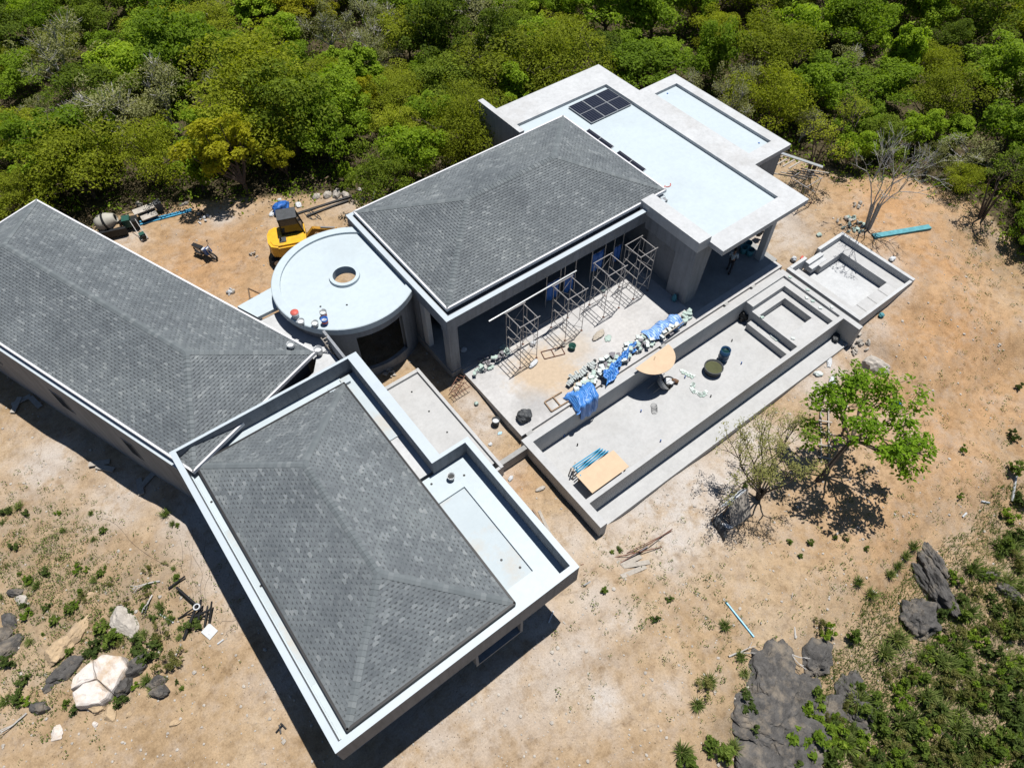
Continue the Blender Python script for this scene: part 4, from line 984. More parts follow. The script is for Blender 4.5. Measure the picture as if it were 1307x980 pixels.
# tile pieces inside the pool
TL = MB(); TL.box(-.1,.1,-.075,.075,0,.05); TLM = TL.mesh('stone_tile', STONEW); TLG = MB().box(-.1,.1,-.075,.075,0,.05).mesh('stone_tile', STONEG)
def loose_tile(p, rz, label, group, k=0):
    o = bpy.data.objects.new('stone_tile', TLG if k else TLM); COL.objects.link(o); o.location = p; o.rotation_euler = (0,0,rz); return tag(o, label, 'tile', group)
for i in range(9): loose_tile(at(870+i*1.9, 473+i*.9+(i%2)*2.2, -1.5), tr_.uniform(0,3), 'loose tile in the short straight row on the pool floor', 'tiles in a row on the pool floor', i % 2)
for i in range(14):
    a = R(100+i*13); c = at(893,495,-1.5); p = c+Vector((.42*math.cos(a)+tr_.gauss(0,.04), .42*math.sin(a)+tr_.gauss(0,.04), 0)); loose_tile(p, a, 'loose tile in the curved row on the pool floor near the water tub', 'tiles in a curve on the pool floor', i % 3 == 0)
for i in range(5): loose_tile(at(892+i*2, 503+(i%2)*2, -1.5), tr_.uniform(0,3), 'loose tile at the foot of the curved row on the pool floor', 'tiles at the foot of the curve', i % 2)
for i in range(11):
    p = at(997+tr_.gauss(0,4), 427+tr_.gauss(0,3), -1.02); p.x = min(max(p.x, 27.55), 27.82); p.y = min(max(p.y,10.4),13.3); loose_tile(p, tr_.uniform(0,3), 'small pale tile heaped on the step below the spa', 'tiles on the spa step', i % 3 == 0)
for x, y, z in ((30.9,12.3,-.14),(30.95,11.9,-.14),(30.88,11.3,-.14),(31.3,10.9,0),(31.3,12.6,0),(28.0,13.0,-.5),(28.15,10.9,-.5),(31.3,13.9,0)): loose_tile(Vector((x,y,z+.004)), tr_.uniform(0,3), 'loose tile left on the spa rim', 'tiles on the spa rim', tr_.random() < .5)

# ------------------------------------------------------------------ tarps and cloth
def tarp_mat(name, a, b_, n):
    m, t, b = _nodes(name); uv = t.nodes.new('ShaderNodeUVMap').outputs[0]; sx = t.nodes.new('ShaderNodeSeparateXYZ'); t.links.new(uv, sx.inputs[0])
    f = _math(t, 'LESS_THAN', _math(t, 'FRACT', _math(t, 'MULTIPLY', sx.outputs[0], n)), .3)
    t.links.new(_mix(t, f, a, b_), b.inputs['Base Color']); b.inputs['Roughness'].default_value = .45; return m
TARP = tarp_mat('striped_tarp', (.018,.12,.42), (.13,.33,.62), 20)
TARP2 = tarp_mat('faded_striped_tarp', (.10,.23,.52), (.32,.46,.70), 18)
def cloth(name, label, m, fn, nu, nv, cat='tarp', group=None, loc=None):
    mb = MB(); uv = []
    for j in range(nv+1):
        for i in range(nu+1):
            u, v = i/nu, j/nv; q = fn(u, v); k_ = .06 if cat == 'tarp' else .02; w_ = q*3.1
            q = q + Vector((noise.noise(w_), noise.noise(w_ + Vector((7,3,1))), abs(noise.noise(w_*1.6 + Vector((2,9,4))))*1.4))*k_; mb.v.append(tuple(q)); uv.append((u + .04*noise.noise(q*2), v))
    for j in range(nv):
        for i in range(nu): a = j*(nu+1)+i; mb.f.append((a, a+1, a+nu+2, a+nu+1))
    mb.uv = uv; o = mb.build(name, m, None, True, loc or fn(.5,.5)); tag(o, label, cat, group)
    md = o.modifiers.new('thickness', 'SOLIDIFY'); md.thickness = .008; return o
def tarp1(u, v):   # draped from the terrace over the pool wall
    x = 15.0 + u*1.55 + .10*math.sin(v*5); y = 15.35 - v*1.45; k = v*1.45
    z = .40*math.sin(min(1, k/.55)*1.57) if k < .75 else .40 - (k-.75)*.25
    if y < 14.15: z = .2 - (14.15-y)*4.2; y = 14.15 - (14.15-y)*.25
    if k < .12: z = .02 + k*2
    z += .035*math.sin(u*21+v*4)*(.4+v) + .05*math.sin(u*9)
    if u < .22: z = max(.02, z*(u/.22)**.6 if y > 14.2 else z)
    return Vector((x, y - .03*math.sin(u*24), max(z, -1.0)))
cloth('tarp', 'blue striped tarp draped over the pool wall at the end of the tile heap', TARP, tarp1, 40, 30, group='blue tarps over the tiles')
def tarp2(u, v):
    a = at(772,488,0); b_ = at(812,446,0); p = a.lerp(b_, u); d = Vector((-.12, -.5, 0)); p = p + Vector((0,.25,0)) + d*(v-.1)*(1.3 if u < .35 else .75)
    z = .34*math.sin(math.pi*min(1, .18+v*.85))*(1-.3*u) + .07*math.sin(u*30+v*9) + .05*math.sin(v*17+u*7)
    return Vector((p.x+.07*math.sin(v*11+u*9), p.y+.05*math.sin(u*25), max(z, .02)+.18))
cloth('tarp', 'long crumpled blue striped tarp lying on the middle of the tile heap', TARP, tarp2, 50, 18, group='blue tarps over the tiles')
def tarp3(u, v):
    a = at(826,436,0); b_ = at(866,413,0); p = a.lerp(b_, u) + Vector((-.05,.55,0)) + Vector((.1,-.9,0))*v
    z = .36*math.sin(math.pi*min(1,.1+v*.9))*(.55+.45*u) + .05*math.sin(u*23+v*6)
    return Vector((p.x, p.y+.05*math.sin(u*15), max(z,.01)+.16))
cloth('tarp', 'faded blue striped tarp covering the far end of the tile heap', TARP2, tarp3, 36, 18, group='blue tarps over the tiles')
mb = MB(); a = at(848,428,.62); b_ = at(872,410,.62); tag(mb.beam((a.x,a.y,.56),(b_.x,b_.y,.56),.06,.05).build('batten', PALEW), 'pale timber batten weighing down the faded blue tarp', 'batten')
for i, (x, w_, z0, z1) in enumerate(((18.3,.9,.5,1.9),(19.6,.7,.3,1.6),(21.6,.9,.8,2.2),(23.3,.6,.6,1.8))):
    cloth('plastic_sheet', 'blue plastic sheet hanging in the shade inside the open hall', BLUES, lambda u, v, x=x, w_=w_, z0=z0, z1=z1: Vector((x+u*w_, 20.75+.05*math.sin(u*14), z1-(z1-z0)*v+.03*math.sin(u*9))), 14, 4, 'plastic sheet', 'blue sheets in the hall')
    mb = MB(); mb.tube((x-.05,20.75,.12),(x-.05,20.75,3.4),.03); mb.tube((x+w_+.05,20.75,.12),(x+w_+.05,20.75,3.4),.03); mb.tube((x-.05,20.75,z1),(x+w_+.05,20.75,z1),.02)
    tag(mb.build('steel_props', STEEL), 'thin steel prop frame carrying a blue sheet inside the hall', 'prop frame', 'prop frames in the hall')

# ------------------------------------------------------------------ round board, tubs, drum and pool clutter
bd = thing('round_board', 'half round plywood board resting across the pool wall above the wheelbarrow', 'board', (20.9,14.4,.30))
C0 = at(833,450,.33); C1 = at(811,470,.33); C2 = at(853,439,.33); ax = (C2-C1).normalized(); rad = (C2-C1).length/2; mid = (C1+C2)/2; nn_ = Vector((ax.y,-ax.x,0))
pts_ = [tuple((mid + ax*rad*math.cos(t) + nn_*rad*.95*math.sin(t))[:2]) for t in [math.pi*i/24 for i in range(25)]]
MB().prism(pts_, .305, .33).build('top', PLY, bd)
for f in (-.6,.0,.6):
    q = mid + ax*rad*f; MB().box(q.x-.04,q.x+.04,q.y-.10,q.y-.02,0,.305).build('leg', WOOD, bd)
MB().beam(tuple((mid+nn_*.25-ax*.12)[:2])+(.35,), tuple((mid+nn_*.15+ax*.08)[:2])+(.35,), .04,.04).build('offcut', WOOD, bd)
g = at(838,495,-1.5); wb = thing('wheelbarrow', 'grey wheelbarrow tipped on the pool floor below the half round board', 'wheelbarrow', g)
mb = MB(); n_ = 12
mb.lathe([(.02,.0),(.30,.04),(.46,.22),(.50,.34),(.47,.34),(.43,.22),(.28,.08),(.02,.05)], (0,0,0), 20); mb.xf(Matrix.Translation(g+Vector((.1,-.05,.18))) @ Matrix.Rotation(R(58),4,Vector((.3,1,0))) @ Matrix.Diagonal((1.25,.9,1,1)))
mb.build('tray', SILVER, wb)
for sy in (-.2,.2): MB().tube(g+Vector((-.5,sy,.14)), g+Vector((.75,sy*1.2,.45)), .02).build('handle', STEEL, wb)
wh = MB().lathe([(.10,-.04),(.19,-.04),(.19,.04),(.10,.04),(.10,-.04)], (0,0,0), 16); wh.xf(Matrix.Translation(g+Vector((.45,-.45,.19))) @ Matrix.Rotation(R(80),4,'X')); wh.build('wheel', RUBBER, wb)
def tub(px, py, z, r0, r1, h, m, fill, label, name='tub', cat='tub', group=None, handle=False):
    p = at(px, py, z); o = thing(name, label, cat, p, group)
    MB().lathe([(0,0),(r0,0),(r1,h),(r1-.03,h),(r0-.03,.03),(0,.03)], p, 22).build('shell', m, o, True)
    if fill: MB().disc((p.x,p.y,p.z+h*.82), r0+(r1-r0)*.82-.025, 20).build('contents', fill, o)
    MB().lathe([(r1-.035,h),(r1-.035,h+.02),(r1+.02,h+.02),(r1+.02,h-.015)], p, 22).build('rim', m, o, True)
    return o
tub(909,474,-1.5,.44,.52,.42,DGREY,WATER,'round black tub of green water on the pool floor')
dr = thing('drum', 'tall dark blue drum beside the tub of green water', 'drum', at(922,459,-1.5))
p = wloc(dr); MB().lathe([(0,0),(.28,0),(.29,.28),(.305,.30),(.29,.32),(.29,.58),(.305,.60),(.29,.62),(.28,.9),(.26,.9),(.26,.05)], p, 22).build('shell', mat('blue_drum', (.025,.075,.16), .4, .15, 4), dr, True); MB().disc((p.x,p.y,p.z+.72), .26, 20).build('water', mat('dark_water', (.01,.04,.045), .1, .1, 3), dr)
tub(853,489,-1.5,.24,.30,.22,DGREY,SACK,'shallow black tub of white powder beside the tipped wheelbarrow','tub','tub')
p = at(861,488,-1.5); kg = thing('keg', 'small brown keg lying beside the shallow tub on the pool floor', 'keg', p)
kb = MB().lathe([(0,-.2),(.10,-.2),(.13,-.08),(.13,.08),(.10,.2),(0,.2)], (0,0,0), 14); kb.xf(Matrix.Translation(p+Vector((0,0,.13))) @ Matrix.Rotation(R(90),4,'X') @ Matrix.Rotation(R(30),4,'Y')); kb.build('barrel', mat('brown_plastic', (.16,.09,.045), .6, .2, 6), kg, True)
kb = MB().lathe([(.128,-.04),(.14,-.04),(.14,.04),(.128,.04)], (0,0,0), 14); kb.xf(Matrix.Translation(p+Vector((0,0,.13))) @ Matrix.Rotation(R(90),4,'X') @ Matrix.Rotation(R(30),4,'Y')); kb.build('hoop', RUST, kg, True)
def coil(px, py, z, r, n, m, label, name='hose'):
    c = at(px, py, z); mb = MB(); pts = []
    for i in range(n*14): a = i*2*math.pi/14; k = 1+.12*math.sin(i*.37); pts.append((c.x+r*k*math.cos(a)+i*.004, c.y+r*.9*k*math.sin(a)+i*.006, z+.015+(i//14)*.012))
    mb.path(pts, .009, 4); return tag(mb.build(name, m), label, 'hose')
coil(836,527,-1.5,.17,5,DGREY,'loose grey coil of hose on the pool floor')
# plywood table and blue pipes at the near end of the pool
tb = thing('plywood_table', 'pale plywood sheet laid as a table in the near corner of the empty pool', 'table', at(768,602,-1.5))
q = [at(735,606,-.75), at(783,574,-.75), at(803,595,-.75), at(756,629,-.75)]
MB().prism([(v.x,v.y) for v in q], -.79, -.765).build('top', PLY, tb)
cq = sum((v for v in q), Vector((0,0,0)))/4
for v in q:
    e = v.lerp(cq, .14); MB().beam((e.x,e.y,-1.5),(e.x,e.y,-.79),.06,.06,(1,0,0)).build('leg', WOOD, tb)
for i in (0,2):
    a, b_ = q[i].lerp(cq,.14), q[(i+1)%4].lerp(cq,.14); MB().beam((a.x,a.y,-.86),(b_.x,b_.y,-.86),.05,.10).build('rail', RUST, tb)
hs = thing('trestle', 'small timber trestle holding up the blue pipes beside the plywood table', 'trestle', at(734,606,-1.5)); p = wloc(hs)
for dx, dy in ((-.25,.2),(-.25,-.1),(.1,.25),(.1,-.05)): MB().beam((p.x+dx,p.y+dy,-1.5),(p.x+dx*.6,p.y+dy*.6+.05,-.86),.05,.05,(1,0,0)).build('leg', PALEW, hs)
MB().beam((p.x-.25,p.y+.0,-.84),(p.x+.2,p.y+.3,-.84),.07,.05).build('top_rail', PALEW, hs)
for i in range(7):
    a = at(731+i*1.8, 596+i*2.3, -.8); b_ = at(766+i*3.4, 572+i*1.3, -1.44)
    tag(MB().tube((a.x,a.y,-.79+.02*(i%2)),(b_.x,b_.y,-1.44+.03*(i%2)),.032,n=7).build('pvc_pipe', BLUEP if i not in (4,) else RUST), 'sky blue pipe of the bundle leaning beside the plywood table' if i != 4 else 'rusty bar among the sky blue pipes beside the plywood table', 'pipe', 'pipes leaning beside the plywood table')
def bag(px, py, z, sx, sy, sz, m, label, group=None, name='sack', cat='sack', seed=1, rz=0.0, ground=False):
    p = gp(px, py) if ground else at(px, py, z); rr = random.Random(seed+int(px)); bm = bmesh.new(); bmesh.ops.create_icosphere(bm, subdivisions=4, radius=1)
    for v in bm.verts:
        c = v.co; k = .9 + .32*noise.noise((c.x*1.5+seed, c.y*1.5, c.z*1.5+px)) - .30*abs(noise.noise((c.x*2.7+seed, c.y*2.7, c.z*2.7))) + .16*abs(noise.noise((c.x*6, c.y*6+seed, c.z*6)))
        sq = max(abs(c.x), abs(c.y))
        c *= k; c.x *= sx*(1-.12*abs(c.z)); c.y *= sy; c.z = max(c.z, -.72)*sz + .72*sz
    me = bpy.data.meshes.new(name); bm.to_mesh(me); bm.free(); me.materials.append(m); me.shade_smooth()
    o = bpy.data.objects.new(name, me); COL.objects.link(o); o.location = p; o.rotation_euler = (0,0,rz); return tag(o, label, cat, group)
bag(669,534,0,.42,.40,.30,DGREY,'dark grey tarpaulin lump on the terrace near the pool corner',None,'covered_heap','heap')
bag(681,465,0,.38,.16,.10,SACK,'white sack lying at the foot of the first scaffold tower',None,'sack','sack',2,.3)
bag(680,440,0,.2,.16,.16,SACK,'grey white sack inside the first scaffold tower',None,'sack','sack',4)
bag(719,441,0,.15,.14,.11,ROCKP,'small grey cement lump beside the second scaffold tower',None,'cement_lump','lump',3)
bag(759,461,0,.11,.1,.08,DGREY,'small dark lump alone on the terrace near the tile heap',None,'cement_lump','lump',3)
bag(592,448,.12,.2,.16,.16,SACK,'white sack in the shade inside the hall corner',None,'sack','sack',6)
bag(764,428,0,.5,.22,.10,mat('paper_sack', (.45,.40,.33), .8, .25, 5),'flattened paper sack on the terrace between scaffold and tile heap',None,'sack','sack',8,.2)
bag(776,432,0,.3,.2,.03,STONEG,'flat green printed sack beside the paper sack on the terrace',None,'sack','sack',9,.5)
bag(948,408,-1.5,.38,.3,.42,BLACK,'black bin bag in the far corner of the pool floor by the spa',None,'bin_bag','bag',5)
bag(1066,432,-1.42,.45,.22,.2,DGREY,'dark crumpled bag at the end of the overflow trough',None,'bin_bag','bag',6,.5)
bag(860,384,0,.16,.18,.3,TEAL,'teal sack leaning at the foot of the massive pier',None,'sack','sack',3)
bag(1012,333,0,.22,.18,.2,SACK,'white lumpy sack on the soil beside the sunken seating pit',None,'sack','sack',3,0,True)
bag(1023,330,0,.25,.08,.06,RED,'scrap of red and white sheet beside the white lumpy sack',None,'plastic_scrap','scrap',3,.4,True)
bag(1124,404,0,.2,.17,.16,TEAL,'teal sack just outside the corner of the sunken seating pit',None,'sack','sack',7,0,True)
bag(1138,332,0,.24,.18,.13,SACK,'grey white sack by the outer wall of the sunken seating pit',None,'sack','sack',8,0,True)
bag(1045,301,0,.2,.16,.12,STONEG,'green white sack on the soil between flat roof and bare tree',None,'sack','sack',8,0,True)
bag(1062,486,0,.35,.2,.1,SACK,'white sheet crumpled on the sand near the trough end',None,'plastic_sheet','sheet',2,.4,True)
bag(1044,478,0,.2,.3,.1,STONEW,'pale green sheet crumpled on the sand near the trough end',None,'plastic_sheet','sheet',4,.9,True)
bag(1058,462,0,.5,.16,.08,SACK,'long pale sheet crumpled against the outside of the trough',None,'plastic_sheet','sheet',5,.6,True)
bag(1141,517,0,.2,.38,.3,BLUES,'dark blue bag half hidden under the green tree',None,'bag','bag',5,0,True)
bag(608,516,0,.14,.12,.12,STONEG,'green white rag on the sandy strip beside the terrace',None,'rag','rag',5,0,True)
bag(638,553,0,.15,.1,.03,mat('pale_blue_plastic', (.42,.62,.72), .5, .1, 5),'pale blue plastic scrap on the sandy strip beside the terrace',None,'plastic_scrap','scrap',5,0,True)
bag(626,567,0,.12,.1,.05,SACK,'small white scrap on the sandy strip beside the basin',None,'plastic_scrap','scrap',5,0,True)
bag(690,624,0,.30,.12,.07,ROCKP,'pale broken slab on the sand between wing and pool',None,'concrete_piece','rubble',5,-.2,True)
bag(652,611,0,.2,.1,.08,SACK,'white plastic scrap on the sand beside the basin end',None,'plastic_scrap','scrap',5,.4,True)
# buckets
def bucket(p, r, h, m, label, group=None, band=None, fill=None, lid=None):
    o = thing('bucket', label, 'bucket', p, group); p = Vector(p)
    MB().lathe([(0,0),(r*.85,0),(r,h),(r-.012,h),(r*.85-.012,.02),(0,.02)], p, 18).build('shell', m, o, True)
    MB().lathe([(r-.014,h),(r-.014,h+.012),(r+.012,h+.012),(r+.012,h-.012)], p, 18).build('rim', m, o, True)
    if band: MB().lathe([(r*.9+.002,h*.3),(r*.97+.003,h*.75)], p, 18).build('band', band, o, True)
    if fill: MB().disc((p.x,p.y,p.z+h*.7), r*.93, 16).build('contents', fill, o)
    if lid: MB().lathe([(0,h+.02),(r+.01,h+.02),(r+.015,h-.02)], p, 18).build('lid', lid, o, True)
    return o
bucket((*at(378,405,3.95)[:2],3.955),.19,.36,SACK,'white bucket with a coral red lid on the round roof rim',None,None,None,RED)
bucket((*at(385,413,3.95)[:2],3.955),.17,.2,SILVER,'open silver tin beside the red lidded bucket on the round roof','tins on the round roof',None,SACK)
bucket((*at(403,416,3.95)[:2],3.955),.17,.24,SILVER,'lone silver tin on the rim of the round roof','tins on the round roof',None,STONEW)
bucket((*at(414,404,3.85)[:2],3.845),.17,.36,SILVER,'tall tin with a red band on the round roof membrane',None,RED,STONEW)
bucket((*at(415.5,413,3.95)[:2],3.955),.17,.34,BLUES,'blue tin with a red band on the round roof rim',None,RED,SILVER)
q = at(372,443,3.75); bucket((q.x,q.y,3.66),.18,.33,SILVER,'silver tin standing on the shingles of the long angled wing',None,None,STONEW)
q = at(408,452,3.12); bucket((q.x,q.y,3.125),.2,.42,SILVER,'grey bucket on the small deck between long wing and round pavilion',None,None,SACK)
q = at(576,611,3.1); bucket((q.x,q.y,3.105),.16,.25,SILVER,'small tin on the pale deck behind the parapet notch',None,None,BLACK)
q = gp(633,541); bucket(q,.2,.38,DGREY,'grey bucket topped with white powder on the sandy strip by the terrace',None,None,SACK)
bucket((*at(730,445,0)[:2],0),.2,.28,GREENB,'dark green bucket below the second scaffold tower',None,None,None)
bucket((*at(769,371,0)[:2],0),.19,.2,STONEG,'pale green bucket in the edge of the hall shade',None,None,SACK)
for i, (px, py) in enumerate(((948,322),(956,325),(953,316))): bucket((*at(px,py,0)[:2],.004),.24,.42,TEAL,'dark teal pail standing behind the worker under the flat roof','teal pails under the flat roof')
for px, py, a in ((694,455,0.),(426,437,.9)):
    pass
tag(MB().beam(at(415,441,3.14)+Vector((0,0,.04)), at(427,452,3.14)+Vector((0,0,.04)), .06,.05).build('batten', PLY), 'short timber batten on the small deck by the grey bucket', 'batten')
ld = thing('short_ladder', 'short rough ladder leaning in the corner of the parapet behind the round pavilion', 'ladder', at(428,452,3.12)); a = at(428,450,3.14); b_ = at(432,428,3.9)
for off in (-.14,.14): MB().beam((a.x+off,a.y,3.14),(6.25+off,a.y+.5,4.0),.05,.04).build('rail', PALEW, ld)
for k in range(5):
    t = .12+k*.19; MB().beam((a.x-.14+(6.25-a.x)*t,a.y+.5*t,3.14+.86*t),(a.x+.14+(6.25-a.x)*t,a.y+.5*t,3.14+.86*t),.05,.03).build('rung', PALEW, ld)
# rough ladders at terrace corner
for (p0, p1, lab) in (((577,500),(590,478),'rough steel ladder lying across the corner of the terrace by the column'),((576,505),(598,490),'short bent rebar ladder lying on the sand by the terrace corner')):
    a = at(*p0,.05); b_ = at(*p1,.12); d = (b_-a); s_ = Vector((-d.y,d.x,0)).normalized()*.17; o = thing('ladder', lab, 'ladder', a)
    for k in (-1,1): MB().tube(a+s_*k, b_+s_*k, .02).build('rail', RUST, o)
    for k in range(6): t = .08+k*.168; MB().tube(a+d*t-s_, a+d*t+s_, .016).build('rung', RUST, o)
wf = thing('timber_pallet', 'low open timber frame at the near end of the tile heap', 'frame', at(700,515,0))
A_, B_, C_, D_ = at(695,513,.06), at(717,500,.06), at(704,525,.06), at(727,511,.06)
for a, b_ in ((A_,B_),(C_,D_),(A_,C_),(A_.lerp(B_,.5),C_.lerp(D_,.5))): MB().beam(a,b_,.06,.06).build('bar', WOOD, wf)

# ------------------------------------------------------------------ rocks
def rock(px, py, sx, sy, sz, m, label, group=None, seed=1, rz=0.0, sink=.35, sub=4, name='rock', rough=.3):
    p = gp(px, py); bm = bmesh.new(); bmesh.ops.create_icosphere(bm, subdivisions=sub, radius=1)
    for v in bm.verts:
        c = v.co.copy(); q = c*1.1 + Vector((seed*3.1, seed, px*.1))
        k = 1 + rough*1.2*noise.noise(q) + rough*.7*noise.noise(q*2.3) + rough*.35*noise.noise(q*5) + rough*.15*noise.noise(q*11)
        # chipped, faceted faces
        for a in range(5 if name != 'rock_outcrop' else 0):
            n = Vector((math.sin(seed*7+a*2.1), math.cos(seed*3+a*1.7), math.sin(seed+a*.9)*.8)).normalized(); d = c.dot(n)
            if d*k > .78: k = .78/d + .04*noise.noise(q*6)
        v.co = Vector((c.x*k*sx, c.y*k*sy, c.z*k*sz))
    me = bpy.data.meshes.new(name); bm.to_mesh(me); bm.free(); me.materials.append(m)
    o = bpy.data.objects.new(name, me); COL.objects.link(o); o.location = p + Vector((0,0,sz*(1-2*sink)*.45)); o.rotation_euler = (0,0,rz); return tag(o, label, 'rock', group)
def zb(x, y): return (x/4.668, 740+y/4.668)      # crop coordinates -> photo pixels
wbd = thing('boulder', 'big flat topped white boulder split by cracks among green shrubs', 'boulder', gp(122,872))
wr2 = random.Random(4)
for poly, dz in (([(430,580),(545,478),(568,588),(490,612),(422,652)],.0),([(550,474),(600,440),(720,450),(752,520),(700,610),(660,664),(575,588)],.06),([(494,618),(572,594),(655,668),(640,700),(590,735),(500,748),(450,750),(428,668)],-.03)):
    zt = wloc(wbd).z + .55 + dz; top = [at(*zb(*q), zt) for q in poly]; n = len(top); mb = MB(); c = sum(top, Vector((0,0,0)))/n; vs = []
    for k, (f, dz_) in enumerate(((1.0,0),(1.04,-.07),(1.10,-.7))):
        for v in top: vs.append(c + (v-c)*f*(1+ (0 if k < 2 else wr2.uniform(-.04,.1))) + Vector((0,0,dz_+wr2.uniform(-.015,.015))))
    m_ = 4*n; fine = [v for i in range(n) for v in (top[i], top[i].lerp(top[(i+1)%n], .25), top[i].lerp(top[(i+1)%n], .5), top[i].lerp(top[(i+1)%n], .75))]
    vs = []
    for k, (f, dz_) in enumerate(((.25,.03),(.5,.02),(.75,.01),(.93,0),(1.0,-.05),(1.06,-.2),(1.12,-.75))):
        for v in fine:
            q = v*2.3; jz = .05*noise.noise(q*f) + .03*noise.noise(q*3*f); jr = 1 + .07*noise.noise(q*1.4 + Vector((k*.3,0,0))) + .03*noise.noise(q*4)
            vs.append(c + (v-c)*f*jr + Vector((0,0,dz_+jz)))
    vs.append(c + Vector((0,0,.03)))
    fs = [(i,(i+1)%m_,7*m_) for i in range(m_)] + [(m_*k+i, m_*(k+1)+i, m_*(k+1)+(i+1)%m_, m_*k+(i+1)%m_) for k in range(6) for i in range(m_)]
    mb.add(vs, fs); mb.build('slab', ROCKW, wbd)
for x, y, a, b_, c, m, lab, sd in ((745,640,.42,.6,.5,ROCKD,'dark boulder wedged against the side of the white boulder',3),(810,520,.75,.5,.5,ROCKD,'dark grey boulder just behind the white boulder',5),(400,530,.95,.5,.28,ROCKD,'flat dark slab of rock beside the tan boulder',9),
    (350,420,.75,.55,.42,ROCKT,'tan boulder with a grey smear on its top',2),(455,315,.85,.42,.34,ROCKT,'long pale tan boulder behind the smeared one',6),(740,245,.9,.6,.38,ROCKP,'pale grey boulder with a long crack above the white boulder',7),(940,610,.5,.32,.32,ROCKD,'striped grey stone right of the white boulder',4),
    (960,665,.5,.36,.32,ROCKD,'lower grey stone right of the white boulder',8),(585,750,.42,.34,.28,ROCKT,'brown grey stone at the front foot of the white boulder',3),(660,795,.42,.28,.22,ROCKT,'small flat stone in front of the white boulder',11),(240,765,.5,.32,.28,ROCKD,'dark stone with a white branch beside it',12),
    (340,915,.26,.36,.12,ROCKW,'flat white stone on bare sand',13),(60,400,.75,.45,.3,ROCKD,'broad dark rock half buried in shrubs',14),(30,325,.5,.4,.25,ROCKD,'dark rock beside the broad half buried one',15),(60,245,.6,.3,.24,ROCKD,'long dark rock on the stony ground',16),(90,75,.5,.25,.25,ROCKD,'small dark rock near the grass above the boulders',17),
    (540,105,.42,.24,.2,ROCKT,'flat tan stone amid weeds above the boulders',18),(770,800,.16,.12,.12,ROCKT,'little tan stone on the sand before the white boulder',19),(568,860,.14,.12,.1,ROCKW,'little white stone on the sand before the white boulder',20),(130,120,.35,.25,.12,ROCKP,'pale low stone near the grass above the boulders',21),(1045,850,.25,.14,.12,ROCKT,'small grey tan stone right of the boulder group',22),(290,640,.35,.22,.16,ROCKD,'dark low stone in dry grass left of the white boulder',23)):
    px, py = zb(x, y); rock(px, py, a*(.8 if m is ROCKD else .9), b_*(.8 if m is ROCKD else .9), c*.9, m, lab, 'stones left of the parapeted wing', sd, .6 if x in (350,455) else sd*.7)
# dark outcrops on the lower bank
for px, py, a, b_, c, lab, sd, rz in ((985,865,1.5,1.1,.55,'broad dark rock slab at the edge of the cleared sand',31,.4),(1005,945,1.6,1.3,.45,'second dark rock slab stepping down below the broad one',33,.9),(1040,840,.9,.7,.45,'dark grey rock beside the broad slab under dead branches',35,.2),(1190,745,.6,1.5,.7,'tall dark outcrop pointing up into the sand',37,-.45),
    (1170,790,.95,.8,.65,'rounded dark rock at the foot of the tall outcrop',38,.3),(1100,905,.9,.7,.4,'weathered grey rock amid grass on the bank',39,.5),(1285,755,.3,.55,.3,'narrow grey stone in the grass by the sand edge',40,.4),(1262,735,.45,.2,.25,'small grey stone by the shrubs at the sand edge',41,-.5),(1060,905,.6,.5,.35,'grey rock between shrub and broad slab',42,0),(965,905,1.3,1.5,.4,'long dark rock sheet running down below the broad slab',45,.2),(1020,895,1.1,1.0,.4,'dark rock sheet joined to the broad slab on its grassy side',46,.8),(1085,880,.8,.5,.35,'grey rock sheet half covered by creeping grass',47,.5),(1190,715,.35,.9,.4,'narrow tip of the tall outcrop buried in sand',48,-.45),(975,965,1.5,1.2,.4,'lowest dark rock sheet below the long one',49,.4)):
    rock(px, py, a, b_, c, ROCKD, lab, 'rocks of the lower bank', sd, rz, .42, 5, 'rock_outcrop', .36)
rock(1116,468,.55,.85,.55,ROCKP,'pale grey rock half under the green tree','rocks of the lower bank',44,.3,.3,3)
for i, (px, py, a) in enumerate(((404,252,.34),(418,250,.4),(430,249,.42),(441,250,.34),(178,262,.3),(232,262,.22),(238,260,.2))): rock(px, py, a, a*.7, a*.75, ROCKP, 'pale block in the row along the wood edge behind the excavator' if px > 300 else 'grey block at the wood edge behind the blue pipes', 'blocks along the wood edge', 50+i, i*.5, .25, 2)
rr = random.Random(14)
def heap(px, py, n, r, m, label, s=.12, cat='rubble', name='rubble_heap'):
    p = gp(px, py); o = thing(name, label, cat, p)
    for i in range(n):
        a = rr.uniform(0,6.28); d = r*math.sqrt(rr.random()); x, y = p.x+math.cos(a)*d, p.y+math.sin(a)*d; q = s*rr.uniform(.5,1.4); z = hz(x,y)+q*.25+max(0,(1-d/r))*s*.9
        mb = MB(); mm = Matrix.Translation((x,y,z)) @ Matrix.Rotation(rr.uniform(0,6),4,rdir(rr)); mb.add([mm @ Vector((v.x*q*rr.uniform(.7,1.5), v.y*q, v.z*q*.55)) for v in IV], IF); mb.build('piece', m if rr.random() < .75 else ROCKP, o)
heap(262,281,14,.45,SACK,'small heap of white rubble on the sandy back yard',.10)
heap(257,276,7,.28,DGREY,'small heap of dark scraps beside the white rubble in the yard',.12)
heap(1086,287,34,.85,STONEG,'heap of broken green white tiles at the foot of the bare tree',.13)
heap(1095,262,9,.4,PALEW,'little pile of offcuts on the soil behind the bare tree',.14)
heap(293,372,6,.35,SACK,'few white and brown scraps at the trench beside the long wing',.13)
heap(1090,440,26,.8,ROCKP,'grey rubble spilling outside the end of the overflow trough',.13)
heap(326,325,6,.35,ROCKP,'few pale stones on the yard near the excavator tracks',.1)
heap(470,249,10,.7,DGREY,'dark builder rubbish at the wood edge behind the hall',.16)
heap(497,476,10,.35,ROCKP,'grey rubble by the sill of the round pavilion',.11)

